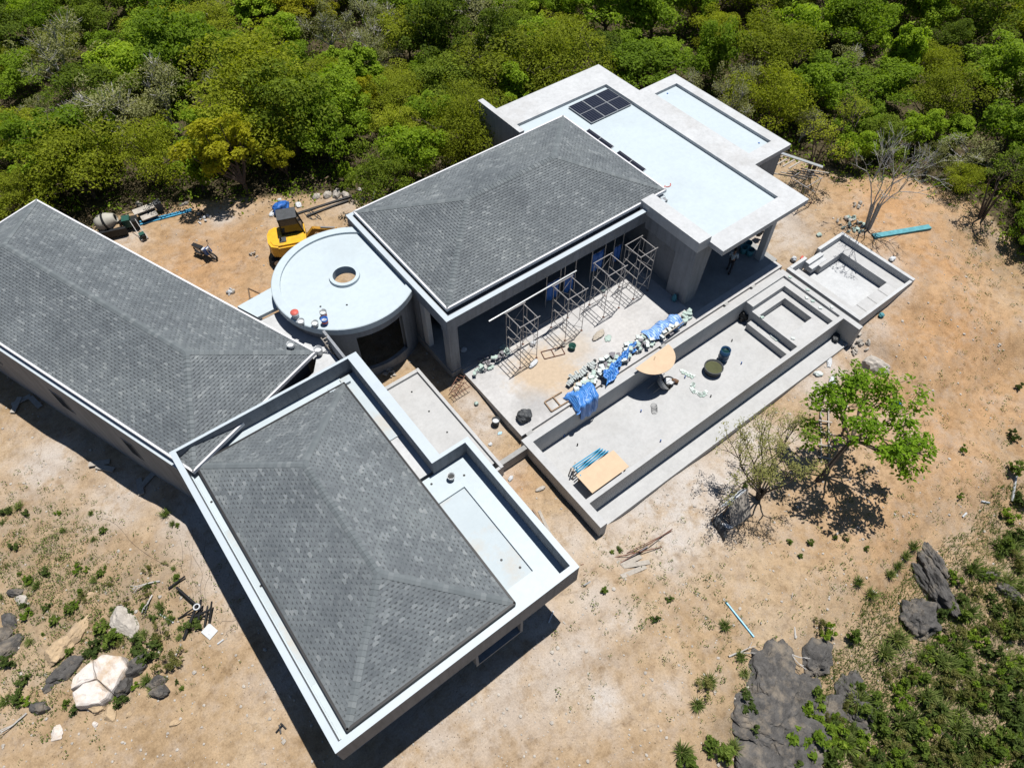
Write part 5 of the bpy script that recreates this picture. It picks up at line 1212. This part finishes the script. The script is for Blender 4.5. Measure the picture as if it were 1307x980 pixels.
# ------------------------------------------------------------------ long loose things on the ground
def lay(p0, p1, m, label, cat, name, r=None, wd=.1, ht=.04, group=None, lift=.0, n=7):
    a = gp(*p0); b_ = gp(*p1); a.z += (r or ht/2)+lift; b_.z += (r or ht/2)+lift; mb = MB()
    if r: mb.tube(a, b_, r, n=n)
    else: mb.beam(a, b_, wd, ht)
    return tag(mb.build(name, m), label, cat, group)
GP_ = 'rods and pipes on the sand by the wing corner'
lay((745,748),(826,698),SILVER,'long white pipe crossing the rusty rods near the wing corner','pipe','pipe',.035,group=GP_,lift=.06)
lay((746,749),(858,675),RUST,'longest rusty rod running under the white pipe','rod','steel_rod',.022,group=GP_)
lay((800,706),(857,678),RUST,'rusty rod lying close beside the longest one','rod','steel_rod',.02,group=GP_,lift=.03)
lay((741,721),(845,698),RUST,'rusty rod starting from the wing corner and passing under the pipe','rod','steel_rod',.022,group=GP_)
lay((745,734),(812,703),RUST,'short rusty rod between wing corner and white pipe','rod','steel_rod',.02,group=GP_)
for p0, p1, lab in (((793,722),(818,710),'pale broken plank nearest the white pipe'),((795,723),(829,717),'pale plank lying against the broken one'),((793,736),(824,723),'pale plank lying apart on the sand below the white pipe')): lay(p0,p1,PALEW,lab,'plank','plank',None,.22,.04,'pale planks near the wing corner')
lay((926,768),(962,813),BLUEP,'single blue pipe lying on the open sand','pipe','pvc_pipe',.045)
for i in range(2): lay((176+i*2,285+i*3),(245,268+i*2),BLUEP,'long blue pipe lying in the back yard near the wood','pipe','pvc_pipe',.06,group='blue pipes in the back yard')
lay((372,277),(452,251),BLACK,'long black pipe behind the excavator beside the blue covered heap','pipe','pipe',.09,group='black pipes behind the excavator')
lay((392,277),(448,256),BLACK,'shorter black pipe lying against the long one behind the excavator','pipe','pipe',.08,group='black pipes behind the excavator')
mb = MB(); mb.path([gp(396+10*math.cos(t*.7)+t*.5, 275+6*math.sin(t*.9))+Vector((0,0,.03)) for t in range(16)], .02, 4); tag(mb.build('cable', DGREY), 'tangle of grey cable on the sand behind the excavator', 'cable')
lay((688,652),(707,692),PALEW,'pale plank leaning along the foot of the parapeted wing','plank','plank',None,.14,.05,'planks beside the wing')
lay((680,650),(692,668),WOOD,'dark plank beside the pale one at the foot of the parapeted wing','plank','plank',None,.10,.06,'planks beside the wing')
bp = thing('steel_channel', 'turquoise painted metal channel lying on sand by the bare tree', 'channel', gp(1150,297)); a = gp(1114,303)+Vector((0,0,.12)); b_ = gp(1186,291)+Vector((0,0,.12)); dv_ = (b_-a).normalized(); sd_ = Vector((-dv_.y,dv_.x,0))*.17
MB().beam(a,b_,.34,.04).build('web', TEAL, bp); MB().beam(a+sd_+Vector((0,0,-.05)),b_+sd_+Vector((0,0,-.05)),.03,.14).build('flange', TEAL, bp); MB().beam(a-sd_+Vector((0,0,-.05)),b_-sd_+Vector((0,0,-.05)),.03,.14).build('flange', TEAL, bp)
lay((1118,318),(1150,300),RUST,'thin dark rod beside the turquoise channel','rod','steel_rod',.018)
lay((1298,595),(1291,640),SILVER,'grey pipe at the sand edge among the shrubs','pipe','pipe',.07)
for p0, p1, lab in (((205,784),(222,795),'thick white pipe end by the tangle of poles'),((278,822),(286,816),'tiny white offcut on sand near the tangle of poles'),((1228,660),(1233,655),'small white scrap on the eroded sand slope'),((1252,640),(1262,642),'white flat scrap near the grey pipe at the sand edge'),((700,795),(706,780),'thin stick of timber on sand beside the wing shadow')): lay(p0,p1,SACK,lab,'scrap','scrap_piece',.04 if p0[0]<1000 else .05)
bd_ = gp(268,806); mb = MB(); mb.obox(bd_+Vector((0,0,.05)), (.22,.08,.0), (-.08,.26,.02), (0,0,.012)); tag(mb.build('white_board', SILVER), 'square white board on sand below the tangle of poles', 'board')
# pole tangle
pt = thing('pole_heap', 'tangle of dark poles and pipes around a small bush left of the parapeted wing', 'poles', gp(258,790))
for p0, p1, z0, z1, r in (((228,752),(262,782),.25,.55,.06),((216,752),(238,737),.1,.3,.05),((235,816),(258,775),.05,.9,.07),((228,790),(250,778),.05,.4,.04),((268,796),(275,772),.1,.8,.05),((262,800),(268,776),.1,.5,.05),((250,790),(272,780),.3,.45,.06),((255,795),(262,770),.2,.9,.06),((240,786),(270,790),.2,.3,.03)):
    a = gp(*p0); b_ = gp(*p1); MB().tube(a+Vector((0,0,z0)), b_+Vector((0,0,z1*.6)), r, r*.8, 7).build('pole', BLACK, pt)
a = gp(257,780); MB().lathe([(.10,0),(.15,0),(.15,.1),(.10,.1),(.10,0)], (a.x,a.y,a.z+.5), 14).build('ring', SACK, pt)
shrub(250,800,1,.9,'dark green bush growing through the tangle of poles','bush in the poles')
cb_ = random.Random(3)
for i, (x0, y0, x1, y1) in enumerate(((236,690,259,780),(228,690,250,790),(244,680,262,770),(262,690,266,775),(300,770,270,790),(310,790,272,795),(130,660,232,740),(285,815,305,795))):
    a, b_ = gp(x0,y0), gp(x1,y1); mb = MB(); mb.path([a.lerp(b_, t/12)+Vector((.12*math.sin(t*.8+i), .1*math.sin(t*1.3+i), 0)) for t in range(13)], .006, 4)
    mb.v = [(x, y, max(z, hz(x, y)+.012)) for x, y, z in mb.v]; tag(mb.build('cable', BLACK), 'thin loose cable trailing on sand towards the tangle of poles', 'cable', 'cables by the poles')
# dead branches
for i, (px, py, ln) in enumerate(((205,742,1.0),(35,910,.9),(215,850,.8),(195,760,.7),(1015,815,1.4),(990,822,1.2),(930,838,.9))):
    p = gp(px,py); rr = random.Random(px); mb = MB(); tp = []; a = rr.uniform(0,6.28); grow(rr, mb, p+Vector((0,0,.06)), Vector((math.cos(a),math.sin(a),.05)), ln*.6, .045, 0, 2, tp, .5, -.02, (2,2), .7)
    tag(mb.build('dead_branch', PBARK), 'dead pale branch lying on the stony ground' if px < 300 else 'dead pale branch lying by the broad dark rock slab', 'branch', 'dead branches on the ground')
# boards in the shade of the long wing
for i, (px, py) in enumerate(((28,512),(22,518),(46,514),(128,592),(190,612),(180,622),(135,598))):
    p = gp(px,py); mb = MB(); a = i*.9; mb.obox(p+Vector((0,0,.08+.03*(i%2))), (math.cos(a)*.5,math.sin(a)*.5,.02), (-math.sin(a)*.14,math.cos(a)*.14,.0), (0,0,.02)); tag(mb.build('plank', PALEW), 'grey board lying in the shade along the long angled wing', 'plank', 'boards in the shade of the long wing')
# valve block on sand
vb = thing('pipe_fitting', 'small black pipe fitting lying on sand beside the wing shadow', 'pipe fitting', gp(358,931)); p = wloc(vb)
MB().tube(p+Vector((-.18,0,.05)),p+Vector((.18,.1,.05)),.04).build('barrel', BLACK, vb); MB().tube(p+Vector((-.05,-.15,.05)),p+Vector((.05,.18,.05)),.035).build('branch', BLACK, vb); MB().tube(p+Vector((.12,.2,.05)),p+Vector((.2,-.12,.05)),.03).build('branch', BLACK, vb)
# wooden ladder under the trees
a, b_ = gp(1053,592), gp(1052,515); ld = thing('ladder', 'pale wooden ladder lying on the sand between the two trees by the trough', 'ladder', a); d = b_-a; s_ = Vector((-d.y,d.x,0)).normalized()*.2
for k in (-1,1): MB().beam(a+s_*k+Vector((0,0,.05)), b_+s_*k+Vector((0,0,.05)), .07,.06).build('rail', PALEW, ld)
for k in range(5): t = .08+k*.2; MB().beam(a+d*t-s_*1.8+Vector((0,0,.1)), a+d*t+s_*1.8+Vector((0,0,.1)), .09,.04).build('rung', PALEW, ld)

# ------------------------------------------------------------------ slatted lean-to
zg = gp(945,668).z; lt = thing('lean_to', 'small lean-to shelter of grey slats with a white sheet on top', 'shelter', gp(938,666))
G1, G2 = gp(933,675), gp(958,659); T1, T2 = at(930,644,zg+1.15), at(954.5,624.5,zg+1.15); n = 13
for i in range(n):
    t = (i+.5)/n; a = G1.lerp(G2,t)+Vector((0,0,rnd.uniform(.02,.12))); b_ = T1.lerp(T2,t)+Vector((0,0,rnd.uniform(-.02,.04))); MB().beam(a,b_,(G2-G1).length/n*.86,.03,(0,-1,.5)).build('slat', PALEW, lt)
W1, W2 = at(917,648,zg+1.05), at(946,624,zg+1.05)
mb = MB(); mb.v = []; mb.add([T1+Vector((0,0,.05)), T2+Vector((0,0,.05)), W2, W1, T1+Vector((0,0,.03)), T2+Vector((0,0,.03)), W2-Vector((0,0,.02)), W1-Vector((0,0,.02))], [(0,1,2,3),(7,6,5,4),(0,4,5,1),(1,5,6,2),(2,6,7,3),(3,7,4,0)]); mb.build('sheet_roof', SACK, lt)
for v in (T1,T2,W1,W2): MB().tube((v.x,v.y,zg-.15),(v.x,v.y,v.z),.035).build('post', WOOD, lt)
MB().beam(W1,T1,.05,.05).build('rafter', PALEW, lt); MB().beam((W1.x-.3,W1.y-.1,zg+.55),(W2.x-.2,W2.y-.1,zg+.6),.05,.05).build('rail', PALEW, lt)
MB().tube((W1.x-.25,W1.y-.12,zg-.1),(W1.x-.3,W1.y-.1,zg+.6),.03).build('post', WOOD, lt)
cloth('tarp', 'dark tarp slumped on the ground at the open side of the lean-to', DGREY, lambda u, v: (lambda p: Vector((p.x, p.y, hz(p.x,p.y)+.05+.28*math.sin(math.pi*v)+.05*math.sin(u*15+v*4))))(at(912,664,zg).lerp(at(926,686,zg),u)+Vector((-.25+v*.5,-.1+v*.25,0))), 18, 8)
bag(927,672,0,.3,.12,.12,SACK,'white sack under the open side of the lean-to',None,'sack','sack',2,-.9,True)

# ------------------------------------------------------------------ excavator
exP = at(371,306,.9); exP.z = hz(exP.x,exP.y); fdir = (at(440,290,1.0)-at(372,303,1.0)); ang = math.atan2(fdir.y, fdir.x)
ex = thing('excavator', 'yellow excavator with a black cab behind the round pavilion', 'excavator', exP)
XM = Matrix.Translation(exP) @ Matrix.Rotation(ang,4,'Z')
def xpart(mb, name, m, parent=ex, smooth=False): return mb.xf(XM).build(name, m, parent, smooth)
for sy in (-.78,.78):
    mb = MB(); prof = [(1.25*math.cos(t)+0.0,.34+.32*math.sin(t)) for t in [2*math.pi*i/28 for i in range(28)]]
    prof = [(max(-1.35,min(1.35,x*1.25)), z) for x, z in prof]; n = len(prof)
    vs = [(x,sy-.2,z) for x,z in prof]+[(x,sy+.2,z) for x,z in prof]; mb.add(vs, [(i,(i+1)%n,n+(i+1)%n,n+i) for i in range(n)]+[tuple(range(n)),tuple(range(2*n-1,n-1,-1))]); tk = xpart(mb,'track',RUBBER)
    for x in (-1.05,-.35,.35,1.05): mb = MB().tube((x,sy-.215,.34),(x,sy+.215,.34),.2,n=12); xpart(mb,'wheel',STEEL,tk)
xpart(MB().box(-.6,.6,-.58,.58,.3,.62),'undercarriage',DGREY); xpart(MB().lathe([(0,.62),(.5,.62),(.5,.74),(0,.74)],(0,0,0),18),'slew_ring',DGREY)
mb = MB(); pr_ = [(.95,-.95),(.95,.95),(-.75,.95),(-1.1,.75),(-1.25,.35),(-1.25,-.35),(-1.1,-.75),(-.75,-.95)]; mb.prism(pr_,.74,1.38); body = xpart(mb,'body',YEL)
mb = MB(); mb.prism([(x*.9,y*.88) for x,y in pr_],1.38,1.5); xpart(mb,'hood',YEL)
mb = MB(); mb.prism([(-.72,-.96),(-.72,.96),(-1.12,.77),(-1.28,.36),(-1.28,-.36),(-1.12,-.77)],.70,1.46); xpart(mb,'counterweight',YEL)
xpart(MB().box(-.6,-.2,-.6,-.2,1.5,1.56),'engine_hatch',DGREY); xpart(MB().tube((-.5,-.45,1.5),(-.5,-.45,1.85),.05),'exhaust',BLACK)
cab = xpart(MB().add([(-.35,.02,1.4),(.9,.02,1.4),(.9,.93,1.4),(-.35,.93,1.4),(-.35,.05,2.55),(.62,.05,2.55),(.62,.9,2.55),(-.35,.9,2.55)],[(3,2,1,0),(4,5,6,7),(0,1,5,4),(1,2,6,5),(2,3,7,6),(3,0,4,7)]),'cab',GLASS)
xpart(MB().box(-.42,.70,.0,.96,2.55,2.66),'cab_roof',DGREY,cab)
for x, y, xt in ((-.36,.03,-.36),(-.36,.92,-.36),(.9,.03,.63),(.9,.92,.63)): xpart(MB().beam((x,y,1.38),(xt,y,2.58),.08,.08,(1,0,0)),'cab_pillar',BLACK,cab)
YELD = mat('dark_yellow', (.42,.21,.02), .55, .3, 4)  # darker yellow than the body, for boom and arm
boom = xpart(MB().beam((.85,-.3,1.05),(1.55,-.3,1.85),.24,.30).beam((1.48,-.3,1.80),(2.75,-.3,1.35),.22,.26),'boom',YELD); xpart(MB().tube((1.0,-.3,.9),(1.6,-.3,1.45),.05),'boom_ram',SILVER,boom)
arm = xpart(MB().beam((2.7,-.3,1.5),(3.1,-.3,.45),.18,.22),'arm',YELD); xpart(MB().tube((1.9,-.3,1.85),(2.7,-.3,1.62),.045),'arm_ram',SILVER,arm)
xpart(MB().add([(2.9,-.65,.5),(3.3,-.65,.45),(3.25,-.65,.02),(2.75,-.65,.05),(2.9,.05,.5),(3.3,.05,.45),(3.25,.05,.02),(2.75,.05,.05)],[(0,1,2,3),(7,6,5,4),(0,4,5,1),(1,5,6,2),(2,6,7,3)]),'bucket',RUST)
# ------------------------------------------------------------------ motorbike
mp = gp(265,327); md_ = gp(280,329)-gp(252,318); mk = thing('motorbike', 'parked motorbike with black seat and blue front on the sandy yard', 'motorbike', mp)
XM = Matrix.Translation(mp) @ Matrix.Rotation(math.atan2(md_.y,md_.x),4,'Z') @ Matrix.Rotation(R(8),4,'X')
def mpart(mb, name, m, parent=mk, smooth=False): return mb.xf(XM).build(name, m, parent, smooth)
for x in (-.62,.62):
    wm_ = MB().lathe([(.22,-.04),(.28,-.05),(.30,0),(.28,.05),(.22,.04),(.22,-.04)],(0,0,0),20); wm_.xf(Matrix.Translation((x,0,.30)) @ Matrix.Rotation(R(90),4,'X')); w_o = mpart(wm_,'wheel',RUBBER)
    rm = MB()
    for k in range(6): a = k*1.047; rm.tube((x,0,.3),(x+.22*math.cos(a),0,.3+.22*math.sin(a)),.012,n=4)
    mpart(rm,'spokes',SILVER,w_o)
mpart(MB().prism([(-.75,-.11),(-.05,-.13),(-.05,.13),(-.75,.11)],.70,.80),'seat',BLACK); mpart(MB().add([(-.6,-.09,.5),(.3,-.1,.42),(.3,.1,.42),(-.6,.09,.5),(-.7,-.1,.7),(.1,-.12,.7),(.1,.12,.7),(-.7,.1,.7)],[(3,2,1,0),(4,5,6,7),(0,1,5,4),(1,2,6,5),(2,3,7,6),(3,0,4,7)]),'side_panel',SACK)
mpart(MB().add([(.15,-.16,.4),(.5,-.2,.5),(.5,.2,.5),(.15,.16,.4),(.1,-.14,.72),(.46,-.18,1.0),(.46,.18,1.0),(.1,.14,.72)],[(3,2,1,0),(4,5,6,7),(0,1,5,4),(1,2,6,5),(2,3,7,6),(3,0,4,7)]),'front_shield',BLUES)
mpart(MB().tube((.62,-.07,.3),(.42,-.07,.95),.025).tube((.62,.07,.3),(.42,.07,.95),.025),'fork',SILVER); mpart(MB().tube((.36,-.34,1.02),(.44,0,.98),.018).tube((.44,0,.98),(.36,.34,1.02),.018),'handlebar',BLACK)
for y in (-.3,.3): mpart(MB().tube((.38,y,1.02),(.36,y*1.1,1.2),.01).obox((.36,y*1.1,1.23),(.01,0,.0),(0,.06,0),(0,0,.04)),'mirror',BLACK)
mpart(MB().box(-.25,.2,-.12,.12,.22,.45),'engine',DGREY); mpart(MB().tube((-.1,-.14,.25),(-.7,-.16,.33),.04),'exhaust',SILVER); mpart(MB().box(.46,.56,-.1,.1,.85,1.0),'headlight',SACK)
mpart(MB().tube((-.05,.1,.25),(-.05,.32,.0),.012),'stand',STEEL)
# ------------------------------------------------------------------ mixer, cart, barrow, covered heap
xp = gp(146,297); mx = thing('concrete_mixer', 'concrete mixer with a grey drum lying by the corner of the long wing', 'concrete mixer', xp); dd_ = gp(168,290)-gp(130,300)
XM = Matrix.Translation(xp) @ Matrix.Rotation(math.atan2(dd_.y,dd_.x),4,'Z')
def cpart(mb, name, m, parent, smooth=False): return mb.xf(XM).build(name, m, parent, smooth)
dm = MB().lathe([(.0,-.62),(.38,-.6),(.52,-.3),(.53,.1),(.32,.55),(.26,.62),(.24,.6),(.3,.5)],(0,0,0),20); dm.xf(Matrix.Translation((-.1,.1,.85)) @ Matrix.Rotation(R(78),4,'Y')); cpart(dm,'drum',mat('mixer_drum',(.46,.44,.38),.6,.12,4),mx,True)
dm = MB().lathe([(.53,-.06),(.58,-.06),(.58,.06),(.53,.06)],(0,0,0),20); dm.xf(Matrix.Translation((-.1,.1,.85)) @ Matrix.Rotation(R(78),4,'Y')); cpart(dm,'ring_gear',BLACK,mx)
cpart(MB().beam((-.8,-.35,.3),(.8,-.35,.3),.08,.1).beam((-.8,.45,.3),(.8,.45,.3),.08,.1).beam((-.7,-.35,.3),(-.7,.45,.3),.08,.08).beam((.7,-.35,.3),(.7,.45,.3),.08,.08).beam((-.7,-.35,.3),(-.6,-.2,.9),.07,.07,(1,0,0)).beam((.7,-.35,.3),(.6,-.2,.9),.07,.07,(1,0,0)),'chassis',BLACK,mx)
cpart(MB().box(-.9,.9,-.62,-.42,.15,.62),'skirt',BLACK,mx)
for x in (-.55,.55):
    for y in (-.5,.6): cpart(MB().tube((x,y-.06,.2),(x,y+.06,.2),.2,n=14),'wheel',RUBBER,mx)
cpart(MB().box(.75,1.2,-.2,.35,.3,.85),'engine',GREENB,mx); cpart(MB().box(1.25,1.6,-.25,.35,.2,.7),'fuel_box',BLACK,mx)
xp = gp(191,277); ct = thing('flat_cart', 'flat grey hand cart with a small engine at the wood edge', 'cart', xp); dd_ = gp(205,270)-gp(178,280); XM = Matrix.Translation(xp) @ Matrix.Rotation(math.atan2(dd_.y,dd_.x),4,'Z')
cpart(MB().box(-.75,.6,-.05,.5,.5,.56),'upper_deck',ROCKP,ct); cpart(MB().box(-.5,.5,-.6,-.1,.3,.36),'lower_deck',ROCKP,ct); cpart(MB().box(.6,1.0,-.1,.4,.2,.75),'engine',DGREY,ct)
for x in (-.4,.3):
    for y in (-.35,.4): cpart(MB().tube((x,y-.04,.18),(x,y+.04,.18),.18,n=12),'wheel',RUBBER,ct)
cpart(MB().beam((-.75,.0,.5),(-1.5,.1,.62),.05,.05).beam((-.75,.4,.5),(-1.5,.35,.62),.05,.05),'handle',WOOD,ct); cpart(MB().box(-.5,.5,-.3,.3,.16,.3),'chassis',STEEL,ct)
xp = gp(183,303); bw = thing('plate_compactor', 'small machine with two long handles standing on spilled white powder', 'compactor', xp); dd_ = gp(183,303)-gp(172,288); XM = Matrix.Translation(xp) @ Matrix.Rotation(math.atan2(dd_.y,dd_.x),4,'Z')
cpart(MB().box(-.2,.35,-.22,.22,.02,.1),'plate',STEEL,bw); cpart(MB().box(-.05,.25,-.16,.16,.1,.4),'engine',GREENB,bw); cpart(MB().tube((.3,0,.25),(.42,0,.25),.14,n=12),'flywheel',BLACK,bw)
for y in (-.16,.16): cpart(MB().tube((-.1,y,.15),(-.95,y,.75),.02),'handle',STEEL,bw)
cpart(MB().tube((-.95,-.16,.75),(-.95,.16,.75),.02),'grip',BLACK,bw)
ch = gp(360,271); bag(360,270,0,.62,.5,.42,BLUES,'heap under a bright blue sheet behind the excavator',None,'covered_heap','heap',3,.3,True)
bag(357,257,0,.17,.15,.13,SACK,'small white sack on the soil behind the blue covered heap',None,'sack','sack',2,0,True)
for px, py, sd in ((348,273,1),(381,262,2)): bag(px,py,0,.35,.2,.07,SACK,'crumpled white sheet beside the blue covered heap','white sheets by the blue heap','plastic_sheet','sheet',sd,sd*.7,True)
af = thing('timber_prop', 'two timber props leaning together at the trench beside the long wing', 'props', gp(327,383))
for dx, dy in ((-.25,-.1),(.3,.1)): q = wloc(af); MB().beam(q+Vector((dx*1.6,dy*1.6,0)), q+Vector((-.1,.35,.75)), .07,.07).build('prop', WOOD, af)

# ------------------------------------------------------------------ worker under the flat roof
def skin_body(name, verts, edges, rad, m, parent, root=0, sub=2):
    me = bpy.data.meshes.new(name); me.from_pydata(verts, edges, []); me.materials.append(m)
    o = bpy.data.objects.new(name, me); COL.objects.link(o); o.parent = parent
    md = o.modifiers.new('skin','SKIN'); sv = me.skin_vertices[0] if len(me.skin_vertices) else None
    if sv is None:
        bm = bmesh.new(); bm.from_mesh(me); bm.verts.layers.skin.verify(); bm.to_mesh(me); bm.free(); sv = me.skin_vertices[0]
    for i, r in enumerate(rad): sv.data[i].radius = (r, r) if isinstance(r, (int,float)) else r; sv.data[i].use_root = (i == root)
    s2 = o.modifiers.new('subdivision','SUBSURF'); s2.levels = sub; s2.render_levels = sub; md.use_smooth_shade = True
    return o
wp = at(930,346,0); wp.z = .006; pe = thing('person', 'worker in a pale shirt and dark trousers walking in the shade, looking down at their hands', 'person', wp); pe['label'] = 'person in pale shirt and dark trousers walking in the flat roof shade'
pe.rotation_euler = (0,0,R(20))
V = [(0,0,.92),(0,0,1.12),(.02,0,1.34),(.04,0,1.46),(.06,0,1.53),(.08,0,1.62),(.08,0,1.70),  # pelvis..head top 0-6
     (.02,.19,1.40),(-.02,.25,1.14),(.2,.17,1.08),(.27,.13,1.10),   # left arm 7-10
     (.02,-.19,1.40),(-.02,-.25,1.14),(.2,-.17,1.08),(.27,-.13,1.10), # right arm 11-14
     (.02,.10,.86),(.14,.11,.48),(.06,.11,.08),(.22,.12,.04),       # left leg 15-18
     (-.02,-.10,.86),(-.02,-.11,.48),(-.24,-.11,.11),(-.12,-.12,.04)]  # right leg 19-22
E_ = [(0,1),(1,2),(2,3),(3,4),(4,5),(5,6),(2,7),(7,8),(8,9),(9,10),(2,11),(11,12),(12,13),(13,14),(0,15),(15,16),(16,17),(17,18),(0,19),(19,20),(20,21),(21,22)]
Rd = [(.13,.10),(.12,.09),(.15,.09),.06,.055,.095,.07,.06,.045,.036,.03,.06,.045,.036,.03,.085,.055,.036,.03,.085,.055,.036,.03]
skin_body('body', V, E_, Rd, SKIN, pe)
skin_body('shirt', [V[i] for i in (0,1,2,7,8,11,12)]+[(.03,0,1.44)], [(0,1),(1,2),(2,3),(3,4),(2,5),(5,6),(2,7)], [(.155,.12),(.145,.11),(.175,.11),.08,.062,.08,.062,.075], SHIRT, pe)
skin_body('trousers', [V[i] for i in (0,15,16,17,19,20,21)], [(0,1),(1,2),(2,3),(0,4),(4,5),(5,6)], [(.145,.115),.10,.07,.055,.10,.07,.055], TROUS, pe)
hb = MB()
hp = Vector((.07,0,1.66)); hb.lathe([(0,.115),(.06,.10),(.098,.05),(.105,0),(.095,-.05)], (0,0,0), 16); hb.v = [tuple(hp+Vector(v)+Vector((-.012,0,0))) for v in hb.v]; o = hb.build('hair', HAIR, None, True); o.parent = pe
fc = MB(); fc.obox((.175,0,1.635),(.018,0,0),(0,.014,0),(0,0,.022)); o = fc.build('nose', SKIN); o.parent = pe
for sy in (-1,1):
    for k, (dx, dy, ln) in enumerate(((.02,-.015,.085),(.02,-.005,.095),(.02,.006,.09),(.018,.016,.075))):
        f = MB(); a = Vector((.28,sy*.13+dy,1.105)); b_ = a+Vector((ln*.6,-sy*.012,.02)); f.tube(a,b_,.0095,.009,6); f.tube(b_,b_+Vector((ln*.4,-sy*.02,.018)),.009,.007,6); o = f.build('finger', SKIN); o.parent = pe
    f = MB(); f.tube((.28,sy*.11,1.11),(.315,sy*.075,1.14),.011,.009,6); o = f.build('thumb', SKIN); o.parent = pe
    sh = MB(); q = V[18] if sy > 0 else V[22]; sh.obox((q[0]-.06,q[1],.045),(.13,0,0),(0,.045,0),(0,0,.045)); o = sh.build('shoe', BLACK); o.parent = pe
bag(968,300,0,.3,.25,.3,BLACK,'black covered lump at the outer column under the flat roof edge',None,'covered_heap','heap',4)
